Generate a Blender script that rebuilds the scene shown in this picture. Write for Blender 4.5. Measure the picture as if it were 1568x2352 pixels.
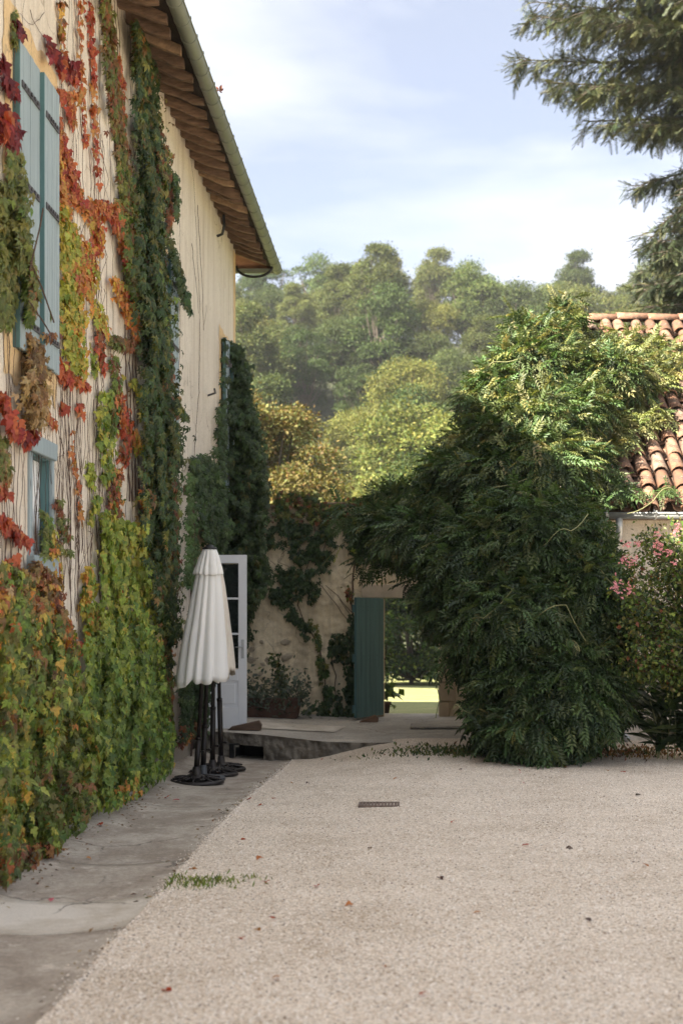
import bpy, bmesh, math, random
import numpy as np
from mathutils import Vector, Matrix, noise as mnoise

random.seed(7)
RNG = np.random.default_rng(11)
for o in list(bpy.data.objects):
    bpy.data.objects.remove(o)
sc = bpy.context.scene
COL = sc.collection

# ------------------------------------------------------------------ camera, sky, sun, exposure
EYE = 1.68
VX, VY, F = 938.0, 1416.0, 3266.5          # vanishing point and focal length on a 1568x2352 frame
cam = bpy.data.cameras.new('camera')
cam.sensor_fit = 'HORIZONTAL'
cam.sensor_width = 24.0
cam.lens = F / 1568.0 * 24.0
cam.shift_x = (784.0 - VX) / 1568.0
cam.shift_y = (VY - 1176.0) / 1568.0
cam.clip_start = 0.1
cam.clip_end = 3000
cam.dof.use_dof = True
cam.dof.focus_distance = 14.5
cam.dof.aperture_fstop = 2.2
camo = bpy.data.objects.new('camera', cam)
camo.location = (0, 0, EYE)
camo.rotation_euler = (math.radians(90), 0, 0)
COL.objects.link(camo)
sc.camera = camo

SUN_EL = math.radians(38.5)
SUN_AZ = math.radians(-128)                # azimuth from +Y towards +X: the sun stands to the left, a little behind
world = bpy.data.worlds.new('World')
sc.world = world
world.use_nodes = True
wn, wl = world.node_tree.nodes, world.node_tree.links
wn.clear()
w_out = wn.new('ShaderNodeOutputWorld')
w_bg = wn.new('ShaderNodeBackground')
w_bg.inputs['Strength'].default_value = 0.05
w_sky = wn.new('ShaderNodeTexSky')
w_sky.sky_type = 'NISHITA'
w_sky.sun_disc = False
w_sky.sun_elevation = SUN_EL
w_sky.sun_rotation = SUN_AZ
w_sky.air_density = 0.5
w_sky.dust_density = 1.0
w_sky.ozone_density = 0.6
# thin bands of cloud over the whole sky
w_tc = wn.new('ShaderNodeTexCoord')
w_sep = wn.new('ShaderNodeSeparateXYZ')
wl.new(w_tc.outputs['Generated'], w_sep.inputs[0])
w_add = wn.new('ShaderNodeMath'); w_add.operation = 'ADD'; w_add.inputs[1].default_value = 0.16
wl.new(w_sep.outputs['Z'], w_add.inputs[0])
w_abs = wn.new('ShaderNodeMath'); w_abs.operation = 'MAXIMUM'; w_abs.inputs[1].default_value = 0.05
wl.new(w_add.outputs[0], w_abs.inputs[0])
w_dx = wn.new('ShaderNodeMath'); w_dx.operation = 'DIVIDE'
w_dy = wn.new('ShaderNodeMath'); w_dy.operation = 'DIVIDE'
wl.new(w_sep.outputs['X'], w_dx.inputs[0]); wl.new(w_abs.outputs[0], w_dx.inputs[1])
wl.new(w_sep.outputs['Y'], w_dy.inputs[0]); wl.new(w_abs.outputs[0], w_dy.inputs[1])
w_cmb = wn.new('ShaderNodeCombineXYZ')
wl.new(w_dx.outputs[0], w_cmb.inputs[0]); wl.new(w_dy.outputs[0], w_cmb.inputs[1])
w_n1 = wn.new('ShaderNodeTexNoise'); w_n1.inputs['Scale'].default_value = 1.7
w_n1.inputs['Detail'].default_value = 7; w_n1.inputs['Roughness'].default_value = 0.52
w_n1.inputs['Distortion'].default_value = 0.35
w_map = wn.new('ShaderNodeMapping'); w_map.inputs['Location'].default_value = (3.1, 0.55, 0)
w_map.inputs['Scale'].default_value = (0.75, 1.0, 1)
wl.new(w_cmb.outputs[0], w_map.inputs[0]); wl.new(w_map.outputs[0], w_n1.inputs['Vector'])
w_ramp = wn.new('ShaderNodeValToRGB')
w_ramp.color_ramp.elements[0].position = 0.42; w_ramp.color_ramp.elements[0].color = (0.14, 0.14, 0.14, 1)
w_ramp.color_ramp.elements[1].position = 0.70; w_ramp.color_ramp.elements[1].color = (0.56, 0.56, 0.56, 1)
wl.new(w_n1.outputs['Fac'], w_ramp.inputs[0])
w_mix = wn.new('ShaderNodeMix'); w_mix.data_type = 'RGBA'
wl.new(w_ramp.outputs['Color'], w_mix.inputs[0])
w_bw = wn.new('ShaderNodeRGBToBW'); wl.new(w_sky.outputs['Color'], w_bw.inputs[0])
w_hz = wn.new('ShaderNodeMix'); w_hz.data_type = 'RGBA'; w_hz.inputs[0].default_value = 0.22
wl.new(w_sky.outputs['Color'], w_hz.inputs[6]); wl.new(w_bw.outputs[0], w_hz.inputs[7])
wl.new(w_hz.outputs[2], w_mix.inputs[6])
# cloud light follows the usual overcast law, brighter overhead than near the horizon
# (CIE standard overcast sky: 1 + 4 exp(-0.7 / sin(elevation)), scaled to 1 overhead)
w_z = wn.new('ShaderNodeMath'); w_z.operation = 'MAXIMUM'; w_z.inputs[1].default_value = 0.02
wl.new(w_sep.outputs['Z'], w_z.inputs[0])
w_iz = wn.new('ShaderNodeMath'); w_iz.operation = 'DIVIDE'; w_iz.inputs[0].default_value = -0.7
wl.new(w_z.outputs[0], w_iz.inputs[1])
w_ex = wn.new('ShaderNodeMath'); w_ex.operation = 'EXPONENT'; wl.new(w_iz.outputs[0], w_ex.inputs[0])
w_cm = wn.new('ShaderNodeMath'); w_cm.operation = 'MULTIPLY_ADD'; w_cm.inputs[1].default_value = 4 / 2.99; w_cm.inputs[2].default_value = 1 / 2.99
wl.new(w_ex.outputs[0], w_cm.inputs[0])
w_cl = wn.new('ShaderNodeVectorMath'); w_cl.operation = 'SCALE'; w_cl.inputs[0].default_value = (11.0, 10.65, 10.0)
wl.new(w_cm.outputs[0], w_cl.inputs['Scale'])
w_lum = wn.new('ShaderNodeRGBToBW'); wl.new(w_sky.outputs['Color'], w_lum.inputs[0])
w_fs = wn.new('ShaderNodeVectorMath'); w_fs.operation = 'SCALE'; w_fs.inputs[0].default_value = (.28, .25, .22)
wl.new(w_lum.outputs[0], w_fs.inputs['Scale'])
w_sum = wn.new('ShaderNodeVectorMath'); w_sum.operation = 'ADD'
wl.new(w_cl.outputs[0], w_sum.inputs[0]); wl.new(w_fs.outputs[0], w_sum.inputs[1])
wl.new(w_sum.outputs[0], w_mix.inputs[7])
wl.new(w_mix.outputs[2], w_bg.inputs['Color'])
wl.new(w_bg.outputs[0], w_out.inputs[0])

sun = bpy.data.lights.new('sun', 'SUN')
sun.energy = 4.1
sun.angle = math.radians(0.9)
sun.color = (1.0, 0.91, 0.76)
suno = bpy.data.objects.new('sun', sun)
sd = Vector((math.sin(SUN_AZ) * math.cos(SUN_EL), math.cos(SUN_AZ) * math.cos(SUN_EL), math.sin(SUN_EL)))
suno.rotation_euler = sd.to_track_quat('Z', 'Y').to_euler()
suno.location = sd * 60
COL.objects.link(suno)

sc.view_settings.view_transform = 'Standard'
sc.view_settings.look = 'None'
sc.view_settings.gamma = 1.0
sc.view_settings.use_curve_mapping = False
sc.view_settings.exposure = 2.75
sc.render.engine = 'CYCLES'
sc.cycles.use_denoising = True
sc.cycles.max_bounces = 8
sc.cycles.transparent_max_bounces = 8
sc.cycles.use_adaptive_sampling = True

# ------------------------------------------------------------------ helpers
def Q(x, y, d):
    """point at depth d seen at (x, y) of the 1568x2352 frame"""
    return Vector(((x - VX) * d / F, d, EYE - (y - VY) * d / F))

def smooth(a, b, x):
    t = min(1.0, max(0.0, (x - a) / (b - a)))
    return t * t * (3 - 2 * t)

def tag(o, label=None, cat=None, group=None, kind=None):
    if label: o['label'] = label
    if cat: o['category'] = cat
    if group: o['group'] = group
    if kind: o['kind'] = kind
    return o

def empty(name, loc=(0, 0, 0), rotz=0.0):
    o = bpy.data.objects.new(name, None)
    o.location = loc
    o.rotation_euler = (0, 0, rotz)
    o.empty_display_size = 0.1
    COL.objects.link(o)
    return o

class MB:
    def __init__(s):
        s.v = []; s.f = []
    def poly(s, pts):
        n = len(s.v); s.v += [tuple(p) for p in pts]; s.f.append(tuple(range(n, n + len(pts))))
        return s
    def box(s, x0, x1, y0, y1, z0, z1, jit=0.0):
        n = len(s.v)
        for z in (z0, z1):
            for (x, y) in ((x0, y0), (x1, y0), (x1, y1), (x0, y1)):
                s.v.append((x + random.uniform(-jit, jit), y + random.uniform(-jit, jit), z + random.uniform(-jit, jit)))
        for f in ((0, 3, 2, 1), (4, 5, 6, 7), (0, 1, 5, 4), (1, 2, 6, 5), (2, 3, 7, 6), (3, 0, 4, 7)):
            s.f.append(tuple(n + i for i in f))
        return s
    def obox(s, M, sx, sy, sz):
        n = len(s.v)
        for z in (-.5, .5):
            for (x, y) in ((-.5, -.5), (.5, -.5), (.5, .5), (-.5, .5)):
                s.v.append(tuple(M @ Vector((x * sx, y * sy, z * sz))))
        for f in ((0, 3, 2, 1), (4, 5, 6, 7), (0, 1, 5, 4), (1, 2, 6, 5), (2, 3, 7, 6), (3, 0, 4, 7)):
            s.f.append(tuple(n + i for i in f))
        return s
    def tube(s, pts, rad, seg=8, cap=True):
        pts = [Vector(p) for p in pts]
        if not hasattr(rad, '__len__'): rad = [rad] * len(pts)
        n0 = len(s.v)
        up = None
        for i, p in enumerate(pts):
            t = (pts[min(i + 1, len(pts) - 1)] - pts[max(i - 1, 0)])
            if t.length < 1e-9: t = Vector((0, 0, 1))
            t.normalize()
            if up is None:
                a = Vector((0, 0, 1)) if abs(t.z) < .9 else Vector((1, 0, 0))
            else:
                a = up
            u = (a - t * a.dot(t)).normalized(); w = t.cross(u); up = u
            for k in range(seg):
                an = 2 * math.pi * k / seg
                s.v.append(tuple(p + (u * math.cos(an) + w * math.sin(an)) * rad[i]))
        for i in range(len(pts) - 1):
            for k in range(seg):
                a = n0 + i * seg + k; b = n0 + i * seg + (k + 1) % seg
                s.f.append((a, b, b + seg, a + seg))
        if cap:
            s.f.append(tuple(n0 + k for k in range(seg))[::-1])
            s.f.append(tuple(n0 + (len(pts) - 1) * seg + k for k in range(seg)))
        return s
    def lathe(s, prof, seg=24, c=(0, 0, 0)):
        n0 = len(s.v)
        for (r, z) in prof:
            for k in range(seg):
                an = 2 * math.pi * k / seg
                s.v.append((c[0] + r * math.cos(an), c[1] + r * math.sin(an), c[2] + z))
        for i in range(len(prof) - 1):
            for k in range(seg):
                a = n0 + i * seg + k; b = n0 + i * seg + (k + 1) % seg
                s.f.append((a, b, b + seg, a + seg))
        s.f.append(tuple(n0 + k for k in range(seg))[::-1])
        s.f.append(tuple(n0 + (len(prof) - 1) * seg + k for k in range(seg)))
        return s
    def build(s, name, mat, parent=None, smoothed=False, bevel=0.0, kind=None, origin=None):
        me = bpy.data.meshes.new(name)
        v = s.v
        if origin is not None:
            v = [(a - origin[0], b - origin[1], c - origin[2]) for a, b, c in v]
        me.from_pydata(v, [], s.f)
        me.materials.append(mat)
        if smoothed:
            me.polygons.foreach_set('use_smooth', [True] * len(me.polygons))
        me.update()
        o = bpy.data.objects.new(name, me)
        COL.objects.link(o)
        if origin is not None: o.location = origin
        if parent: o.parent = parent
        if bevel:
            b = o.modifiers.new('bevel', 'BEVEL'); b.width = bevel; b.segments = 2; b.limit_method = 'ANGLE'
        if kind: o['kind'] = kind
        return o

def attach(o, parent):
    """parent o (placed in world space) under a root whose transform is a pure translation"""
    o.parent = parent
    o.location = Vector(o.location) - Vector(parent.location)
    return o

# ------------------------------------------------------------------ materials
MATS = {}
def new_mat(name):
    m = bpy.data.materials.new(name); m.use_nodes = True
    nt = m.node_tree; nt.nodes.clear()
    out = nt.nodes.new('ShaderNodeOutputMaterial')
    b = nt.nodes.new('ShaderNodeBsdfPrincipled')
    nt.links.new(b.outputs[0], out.inputs[0])
    MATS[name] = m
    return m, nt, b, out

def nnoise(nt, scale, detail=4, rough=.55, coord='Object', mapping=None, dist=0.0):
    tc = nt.nodes.new('ShaderNodeTexCoord')
    n = nt.nodes.new('ShaderNodeTexNoise')
    n.inputs['Scale'].default_value = scale; n.inputs['Detail'].default_value = detail
    n.inputs['Roughness'].default_value = rough; n.inputs['Distortion'].default_value = dist
    if mapping:
        mp = nt.nodes.new('ShaderNodeMapping'); mp.inputs['Scale'].default_value = mapping
        nt.links.new(tc.outputs[coord], mp.inputs[0]); nt.links.new(mp.outputs[0], n.inputs['Vector'])
    else:
        nt.links.new(tc.outputs[coord], n.inputs['Vector'])
    return n.outputs['Fac']

def ramp(nt, fac, stops):
    r = nt.nodes.new('ShaderNodeValToRGB')
    el = r.color_ramp.elements
    while len(el) > 1: el.remove(el[0])
    for i, (p, c) in enumerate(stops):
        e = el[0] if i == 0 else el.new(p)
        e.position = p
        e.color = (c, c, c, 1) if not hasattr(c, '__len__') else (*c, 1)
    nt.links.new(fac, r.inputs[0])
    return r.outputs[0]

def mixc(nt, fac, a, b, mode='MIX'):
    m = nt.nodes.new('ShaderNodeMix'); m.data_type = 'RGBA'; m.blend_type = mode
    for s, i in ((fac, 0), (a, 6), (b, 7)):
        if hasattr(s, 'is_output'): nt.links.new(s, m.inputs[i])
        elif hasattr(s, '__len__'): m.inputs[i].default_value = (*s, 1)
        else: m.inputs[i].default_value = s
    return m.outputs[2]

def bump(nt, b, h, strength=.4, dist=.01, prev=None):
    n = nt.nodes.new('ShaderNodeBump'); n.inputs['Strength'].default_value = strength; n.inputs['Distance'].default_value = dist
    nt.links.new(h, n.inputs['Height'])
    if prev is not None: nt.links.new(prev, n.inputs['Normal'])
    nt.links.new(n.outputs[0], b.inputs['Normal'])
    return n.outputs[0]

def simple(name, col, rough=.7, metal=0.0, var=.25, scale=6.0, bscale=None, bstr=.2, bdist=.004, coord='Object', mapping=None, spec=.4):
    m, nt, b, out = new_mat(name)
    f = nnoise(nt, scale, 5, .6, coord, mapping)
    c = ramp(nt, f, [(.25, tuple(x * (1 - var) for x in col)), (.75, tuple(min(1, x * (1 + var)) for x in col))])
    nt.links.new(c, b.inputs['Base Color'])
    b.inputs['Roughness'].default_value = rough; b.inputs['Metallic'].default_value = metal
    b.inputs['Specular IOR Level'].default_value = spec
    if bscale:
        bump(nt, b, nnoise(nt, bscale, 6, .6, coord, mapping), bstr, bdist)
    return m

def leaf_material(name, mode='attr', hue=(1, 1, 1), trans=.28, rough=.5, spec=.35, base=None):
    m, nt, b, out = new_mat(name)
    if mode == 'attr':
        a = nt.nodes.new('ShaderNodeAttribute'); a.attribute_name = 'Col'; col = a.outputs['Color']
    elif mode == 'obj':
        a = nt.nodes.new('ShaderNodeObjectInfo'); col = a.outputs['Color']
    else:
        a = nt.nodes.new('ShaderNodeRGB'); a.outputs[0].default_value = (*base, 1); col = a.outputs[0]
    f = nnoise(nt, 40, 3, .6)
    col = mixc(nt, 1.0, col, ramp(nt, f, [(.3, .68), (.7, 1.22)]), 'MULTIPLY')
    if mode == 'attr' and hue == 'objrand':
        oi = nt.nodes.new('ShaderNodeObjectInfo')
        col = mixc(nt, 1.0, col, oi.outputs['Color'], 'MULTIPLY')
    nt.links.new(col, b.inputs['Base Color'])
    b.inputs['Roughness'].default_value = rough; b.inputs['Specular IOR Level'].default_value = spec
    tr = nt.nodes.new('ShaderNodeBsdfTranslucent')
    nt.links.new(mixc(nt, 1.0, col, (1.25, 1.2, .6), 'MULTIPLY'), tr.inputs['Color'])
    mx = nt.nodes.new('ShaderNodeMixShader'); mx.inputs[0].default_value = trans
    nt.links.new(b.outputs[0], mx.inputs[1]); nt.links.new(tr.outputs[0], mx.inputs[2])
    nt.links.new(mx.outputs[0], out.inputs[0])
    return m

M_LEAF = leaf_material('leaf_surface')
M_LEAFO = leaf_material('single_leaf_surface', 'obj')
M_TREE = leaf_material('tree_leaf_surface', 'attr', 'objrand', trans=.3, rough=.65, spec=.2)
M_WIST = leaf_material('wisteria_leaf_surface', 'attr', trans=.25, rough=.5, spec=.4)
M_WISTO = leaf_material('wisteria_single_leaf_surface', 'obj', trans=.25, rough=.5, spec=.4)
M_NEEDLE = leaf_material('needle_surface', 'attr', trans=.1, rough=.55, spec=.3)

def cracks(nt, c, scale, width, dark, amount):
    tc = nt.nodes.new('ShaderNodeTexCoord'); nz = nt.nodes.new('ShaderNodeTexNoise'); nz.inputs['Scale'].default_value = scale * 3; nz.inputs['Detail'].default_value = 6
    nt.links.new(tc.outputs['Object'], nz.inputs['Vector'])
    mv = nt.nodes.new('ShaderNodeVectorMath'); mv.operation = 'MULTIPLY_ADD'; mv.inputs[1].default_value = (.55, .55, .55)
    nt.links.new(nz.outputs['Color'], mv.inputs[0]); nt.links.new(tc.outputs['Object'], mv.inputs[2])
    vo = nt.nodes.new('ShaderNodeTexVoronoi'); vo.feature = 'DISTANCE_TO_EDGE'; vo.inputs['Scale'].default_value = scale
    nt.links.new(mv.outputs[0], vo.inputs['Vector'])
    line = ramp(nt, vo.outputs['Distance'], [(0, amount), (width, 0)])
    gate_ = ramp(nt, nnoise(nt, scale * 1.3, 3, .5), [(.45, 0), (.58, 1)])
    return mixc(nt, mixc(nt, 1, line, gate_, 'MULTIPLY'), c, dark)

def plaster_mat(name, c1, c2, stain, dirt_z=None, bs=1.0, streak=True):
    m, nt, b, out = new_mat(name)
    f = nnoise(nt, 1.3, 6, .6)
    c = ramp(nt, f, [(.3, c1), (.7, c2)])
    sp = nnoise(nt, 55, 5, .7)
    c = mixc(nt, 1.0, c, ramp(nt, sp, [(.30, .62), (.46, .96), (.8, 1.06)]), 'MULTIPLY')
    if streak:
        pt = nnoise(nt, 2.6, 7, .7)
        c = mixc(nt, ramp(nt, pt, [(.54, 0.0), (.70, .42)]), c, stain)
        st = nnoise(nt, 1.0, 6, .7, mapping=(6, 6, .45), dist=.6)
        c = mixc(nt, ramp(nt, st, [(.48, 0.0), (.70, .8)]), c, stain)
        st2 = nnoise(nt, 1.0, 4, .7, mapping=(22, 22, .7))
        c = mixc(nt, ramp(nt, st2, [(.60, 0.0), (.76, .22)]), c, stain)
    c = cracks(nt, c, .9, .010, (.25, .2, .15), .7)
    if dirt_z is not None:
        tc = nt.nodes.new('ShaderNodeTexCoord'); s = nt.nodes.new('ShaderNodeSeparateXYZ')
        nt.links.new(tc.outputs['Object'], s.inputs[0])
        ad = nt.nodes.new('ShaderNodeMath'); ad.operation = 'MULTIPLY_ADD'
        nt.links.new(nnoise(nt, 3.0, 6, .65), ad.inputs[0]); ad.inputs[1].default_value = -1.6
        nt.links.new(s.outputs['Z'], ad.inputs[2])
        c = mixc(nt, ramp(nt, ad.outputs[0], [(0.0, .0), (1.0, 0.0)]), c, stain) if False else mixc(
            nt, ramp(nt, ad.outputs[0], [(0, .8 if dirt_z > 0 else .0), (max(.001, dirt_z), 0.0)]), c, (.24, .21, .17))
    nt.links.new(c, b.inputs['Base Color'])
    b.inputs['Roughness'].default_value = .92; b.inputs['Specular IOR Level'].default_value = .2
    p = bump(nt, b, nnoise(nt, 38 * bs, 6, .7), .75, .014)
    bump(nt, b, nnoise(nt, 7 * bs, 4, .6), .7, .035, p)
    return m

M_WALL = plaster_mat('cream_render', (.66, .59, .495), (.75, .68, .585), (.47, .39, .31), dirt_z=.05)
M_BACK = plaster_mat('rough_lime_render', (.66, .55, .37), (.75, .645, .46), (.42, .35, .25), dirt_z=-.6, bs=.45)
M_OUTB = plaster_mat('pale_render', (.60, .53, .44), (.68, .61, .52), (.38, .32, .25), dirt_z=.0, bs=.6)
M_PEACH = plaster_mat('peach_plaster', (.62, .44, .24), (.70, .52, .30), (.42, .30, .18), streak=False)
M_STONE = simple('jamb_stone', (.46, .36, .24), .9, var=.25, scale=3, bscale=30, bstr=.5, bdist=.01)
M_RUBBLE = simple('rubble_stone', (.40, .34, .25), .95, var=.35, scale=5, bscale=22, bstr=.6, bdist=.02)
M_DARKST = simple('dark_mossy_stone', (.17, .15, .12), .95, var=.65, scale=4, bscale=18, bstr=.9, bdist=.03)
M_TEAL = simple('weathered_teal_paint', (.25, .31, .335), .7, var=.16, scale=3, mapping=(6, 6, .6), bscale=30, bstr=.15)
M_TEALD = simple('deep_teal_paint', (.075, .155, .165), .6, var=.2, scale=3, mapping=(6, 6, .6), bscale=30, bstr=.15)
M_TEALG = simple('gate_teal_paint', (.065, .14, .142), .6, var=.3, scale=2.5, mapping=(7, 7, .5), bscale=25, bstr=.25)
M_IRON = simple('iron_strap', (.10, .095, .10), .55, .6, var=.4, scale=20, bscale=60)
M_GRATE = simple('dusty_iron_grate', (.17, .125, .10), .9, .1, var=.4, scale=25, bscale=60)
M_RUST = simple('rusty_iron', (.10, .045, .03), .8, .3, var=.5, scale=20, bscale=60)
M_WHITE = simple('white_gloss_paint', (.74, .75, .76), .4, var=.05, scale=4, bscale=20, bstr=.05)
M_WOODOLD = simple('weathered_rafter_wood', (.155, .098, .062), .9, var=.55, scale=4, mapping=(2, 9, 9), bscale=14, bstr=.7, bdist=.012)
M_BOARD = simple('gap_shade_roof_board', (.035, .024, .017), .95, var=.5, scale=4, mapping=(9, 2, 9), bscale=14, bstr=.6, bdist=.01)  # boards darkened so the gaps between rafters look shaded
M_WOODEND = simple('sawn_wood', (.26, .17, .10), .9, var=.5, scale=10, bscale=25, bstr=.5, bdist=.01)
M_ZINC = simple('green_grey_zinc', (.17, .185, .155), .48, .35, var=.2, scale=3, bscale=8, bstr=.1, bdist=.006)
M_ZINC2 = simple('grey_zinc', (.40, .41, .41), .42, .35, var=.25, scale=5, bscale=10, bstr=.08)
M_RUBBER = simple('black_rubber', (.012, .012, .013), .5, var=.3)
M_CASTIRON = simple('bronze_cast_iron', (.035, .03, .028), .5, .5, var=.4, scale=15, bscale=50, bstr=.25)
M_POLE = simple('dark_bronze_pole', (.018, .014, .012), .42, .4, var=.4, scale=8)
M_BLACK = simple('dark_void', (.004, .004, .004), 1, var=.1)
M_STEM = simple('vine_bark', (.075, .045, .032), .95, var=.45, scale=30, bscale=60, bstr=.4)
M_TENDRIL = simple('green_tendril', (.20, .20, .09), .7, var=.3, scale=20)
M_BARK = simple('tree_bark', (.10, .08, .062), .95, var=.4, scale=8, mapping=(3, 3, .6), bscale=10, bstr=.8, bdist=.03)
M_TERRA = simple('terracotta_pot', (.085, .045, .03), .85, var=.35, scale=6, bscale=30)  # clay darkened to carry the shadow the planter stands in
M_HOLLOW = simple('room_interior', (.03, .028, .025), .9)

def glass_mat():
    m, nt, b, out = new_mat('dark_window_glass')
    b.inputs['Base Color'].default_value = (.012, .016, .015, 1); b.inputs['Roughness'].default_value = .05
    b.inputs['Specular IOR Level'].default_value = .6
    bump(nt, b, nnoise(nt, 3, 2), .05, .01)
    return m
M_GLASS = glass_mat()

def canvas_mat():
    m, nt, b, out = new_mat('off_white_canvas')
    f = nnoise(nt, 2.2, 5, .6, mapping=(3, 3, .8))
    c = ramp(nt, f, [(.3, (.80, .79, .76)), (.7, (.86, .85, .825))])
    nt.links.new(c, b.inputs['Base Color']); b.inputs['Roughness'].default_value = .85
    b.inputs['Sheen Weight'].default_value = .15
    p = bump(nt, b, nnoise(nt, 260, 2, .6), .12, .001)
    bump(nt, b, nnoise(nt, 9, 3, .5, mapping=(2, 2, .5)), .25, .012, p)
    tr = nt.nodes.new('ShaderNodeBsdfTranslucent'); nt.links.new(c, tr.inputs[0])
    mx = nt.nodes.new('ShaderNodeMixShader'); mx.inputs[0].default_value = .18
    nt.links.new(b.outputs[0], mx.inputs[1]); nt.links.new(tr.outputs[0], mx.inputs[2]); nt.links.new(mx.outputs[0], out.inputs[0])
    return m
M_CANVAS = canvas_mat()
M_CANVAS2 = simple('cream_canvas', (.74, .67, .57), .85, var=.12, scale=4, bscale=200, bstr=.1, bdist=.001)

def gravel_mat():
    m, nt, b, out = new_mat('pale_gravel')
    tc = nt.nodes.new('ShaderNodeTexCoord')
    vo = nt.nodes.new('ShaderNodeTexVoronoi'); vo.inputs['Scale'].default_value = 75
    nt.links.new(tc.outputs['Object'], vo.inputs['Vector'])
    sepc = nt.nodes.new('ShaderNodeSeparateColor'); nt.links.new(vo.outputs['Color'], sepc.inputs[0])
    c = ramp(nt, sepc.outputs[0], [(0, (.45, .335, .235)), (.2, (.71, .60, .48)), (.6, (.81, .71, .595)), (1, (.87, .79, .695))])
    c = mixc(nt, 1, c, ramp(nt, vo.outputs['Distance'], [(.40, 1.0), (.85, .6)]), 'MULTIPLY')
    big = nnoise(nt, 1.1, 9, .7)
    c = mixc(nt, 1, c, ramp(nt, big, [(.32, (.80, .76, .71)), (.50, (.97, .96, .95)), (.66, (1.06, 1.05, 1.04))]), 'MULTIPLY')
    nt.links.new(c, b.inputs['Base Color']); b.inputs['Roughness'].default_value = .95; b.inputs['Specular IOR Level'].default_value = .15
    inv = nt.nodes.new('ShaderNodeMath'); inv.operation = 'SUBTRACT'; inv.inputs[0].default_value = 1
    nt.links.new(vo.outputs['Distance'], inv.inputs[1])
    p = bump(nt, b, inv.outputs[0], .8, .012)
    bump(nt, b, nnoise(nt, 9, 4, .6), .3, .03, p)
    return m
M_GRAVEL = gravel_mat()

def concrete_mat(name, c1, c2, dark, darkamt=.75, pale=None):
    m, nt, b, out = new_mat(name)
    c = ramp(nt, nnoise(nt, 2.2, 7, .65), [(.3, c1), (.7, c2)])
    st = nnoise(nt, 1.6, 9, .72, mapping=(1.0, .7, 1), dist=.4)
    c = mixc(nt, ramp(nt, st, [(.42, 0), (.58, darkamt)]), c, dark)
    if pale:
        s2 = nnoise(nt, 2.2, 10, .78, mapping=(1.3, 1.9, 1), dist=.8)
        c = mixc(nt, ramp(nt, s2, [(.55, 0), (.66, .75)]), c, pale)
        s3 = nnoise(nt, 26, 6, .75)
        c = mixc(nt, 1, c, ramp(nt, s3, [(.3, .72), (.6, 1.08)]), 'MULTIPLY')
    c = cracks(nt, c, .8, .012, (.11, .095, .08), .85)
    c = mixc(nt, 1, c, ramp(nt, nnoise(nt, 120, 4, .7), [(.3, .72), (.55, 1.02), (.8, 1.1)]), 'MULTIPLY')
    nt.links.new(c, b.inputs['Base Color']); b.inputs['Roughness'].default_value = .9; b.inputs['Specular IOR Level'].default_value = .25
    p = bump(nt, b, nnoise(nt, 90, 5, .7), .4, .006)
    bump(nt, b, nnoise(nt, 6, 4, .6), .35, .02, p)
    return m
M_CONC = concrete_mat('stained_concrete', (.42, .365, .305), (.50, .445, .375), (.275, .225, .18), .8, (.66, .585, .50))
M_CONCP = concrete_mat('pale_cement', (.58, .53, .46), (.67, .62, .55), (.42, .36, .28), .8)
M_CONCT = concrete_mat('grey_terrace_concrete', (.42, .385, .335), (.50, .46, .40), (.33, .30, .26), .6, (.64, .575, .47))

def grass_mat():
    m, nt, b, out = new_mat('meadow_grass')
    c = ramp(nt, nnoise(nt, .8, 6, .65), [(.3, (.18, .20, .07)), (.55, (.25, .26, .10)), (.75, (.36, .31, .17))])
    c = mixc(nt, 1, c, ramp(nt, nnoise(nt, 30, 4, .7, mapping=(1, .4, 1)), [(.3, .65), (.7, 1.25)]), 'MULTIPLY')
    nt.links.new(c, b.inputs['Base Color']); b.inputs['Roughness'].default_value = .95
    bump(nt, b, nnoise(nt, 25, 4, .7), .8, .05)
    return m
M_GRASS = grass_mat()
M_FOREST = simple('forest_floor', (.045, .05, .025), .95, var=.5, scale=.4, bscale=2, bstr=.8, bdist=.3)

def tile_mat():
    m, nt, b, out = new_mat('old_clay_tile')
    oi = nt.nodes.new('ShaderNodeObjectInfo')
    base = ramp(nt, oi.outputs['Random'], [(0, (.13, .068, .043)), (.3, (.23, .115, .07)), (.55, (.30, .175, .115)), (.8, (.19, .11, .075)), (1, (.24, .18, .14))])
    f = nnoise(nt, 9, 6, .7)
    c = mixc(nt, ramp(nt, f, [(.42, 0), (.60, .9)]), base, (.09, .062, .048))
    f2 = nnoise(nt, 16, 5, .7)
    c = mixc(nt, ramp(nt, f2, [(.60, 0), (.68, .7)]), c, (.44, .40, .33))
    nt.links.new(c, b.inputs['Base Color']); b.inputs['Roughness'].default_value = .9; b.inputs['Specular IOR Level'].default_value = .2
    bump(nt, b, nnoise(nt, 45, 5, .7), .5, .008)
    return m
M_TILE = tile_mat()

# ------------------------------------------------------------------ ground
WX = -2.85            # face of the long house
EDGE = -1.52          # where the concrete strip meets the gravel
def edge_z(d):
    return -0.02 - 0.20 * smooth(11.5, 19.0, d)
def strip_z(x, d):
    t = (x - WX) / (EDGE - WX)
    return edge_z(d) + .085 * max(0.0, 1 - t) ** 2.2 - .05 * 4 * t * (1 - t) * (1 - .3 * t) + .008
def gravel_z(x, d):
    k = 1 - smooth(0, 1.6, x - EDGE)
    z = edge_z(d) * k
    z += .02 * mnoise.noise(Vector((x * .5, d * .5, 3))) * (1 - k) + .006 * mnoise.noise(Vector((x * 2.1, d * 2.1, 9)))
    return z + .022 + .05 * smooth(17.2, 18.6, d) * smooth(-1.4, -.4, x)

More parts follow.
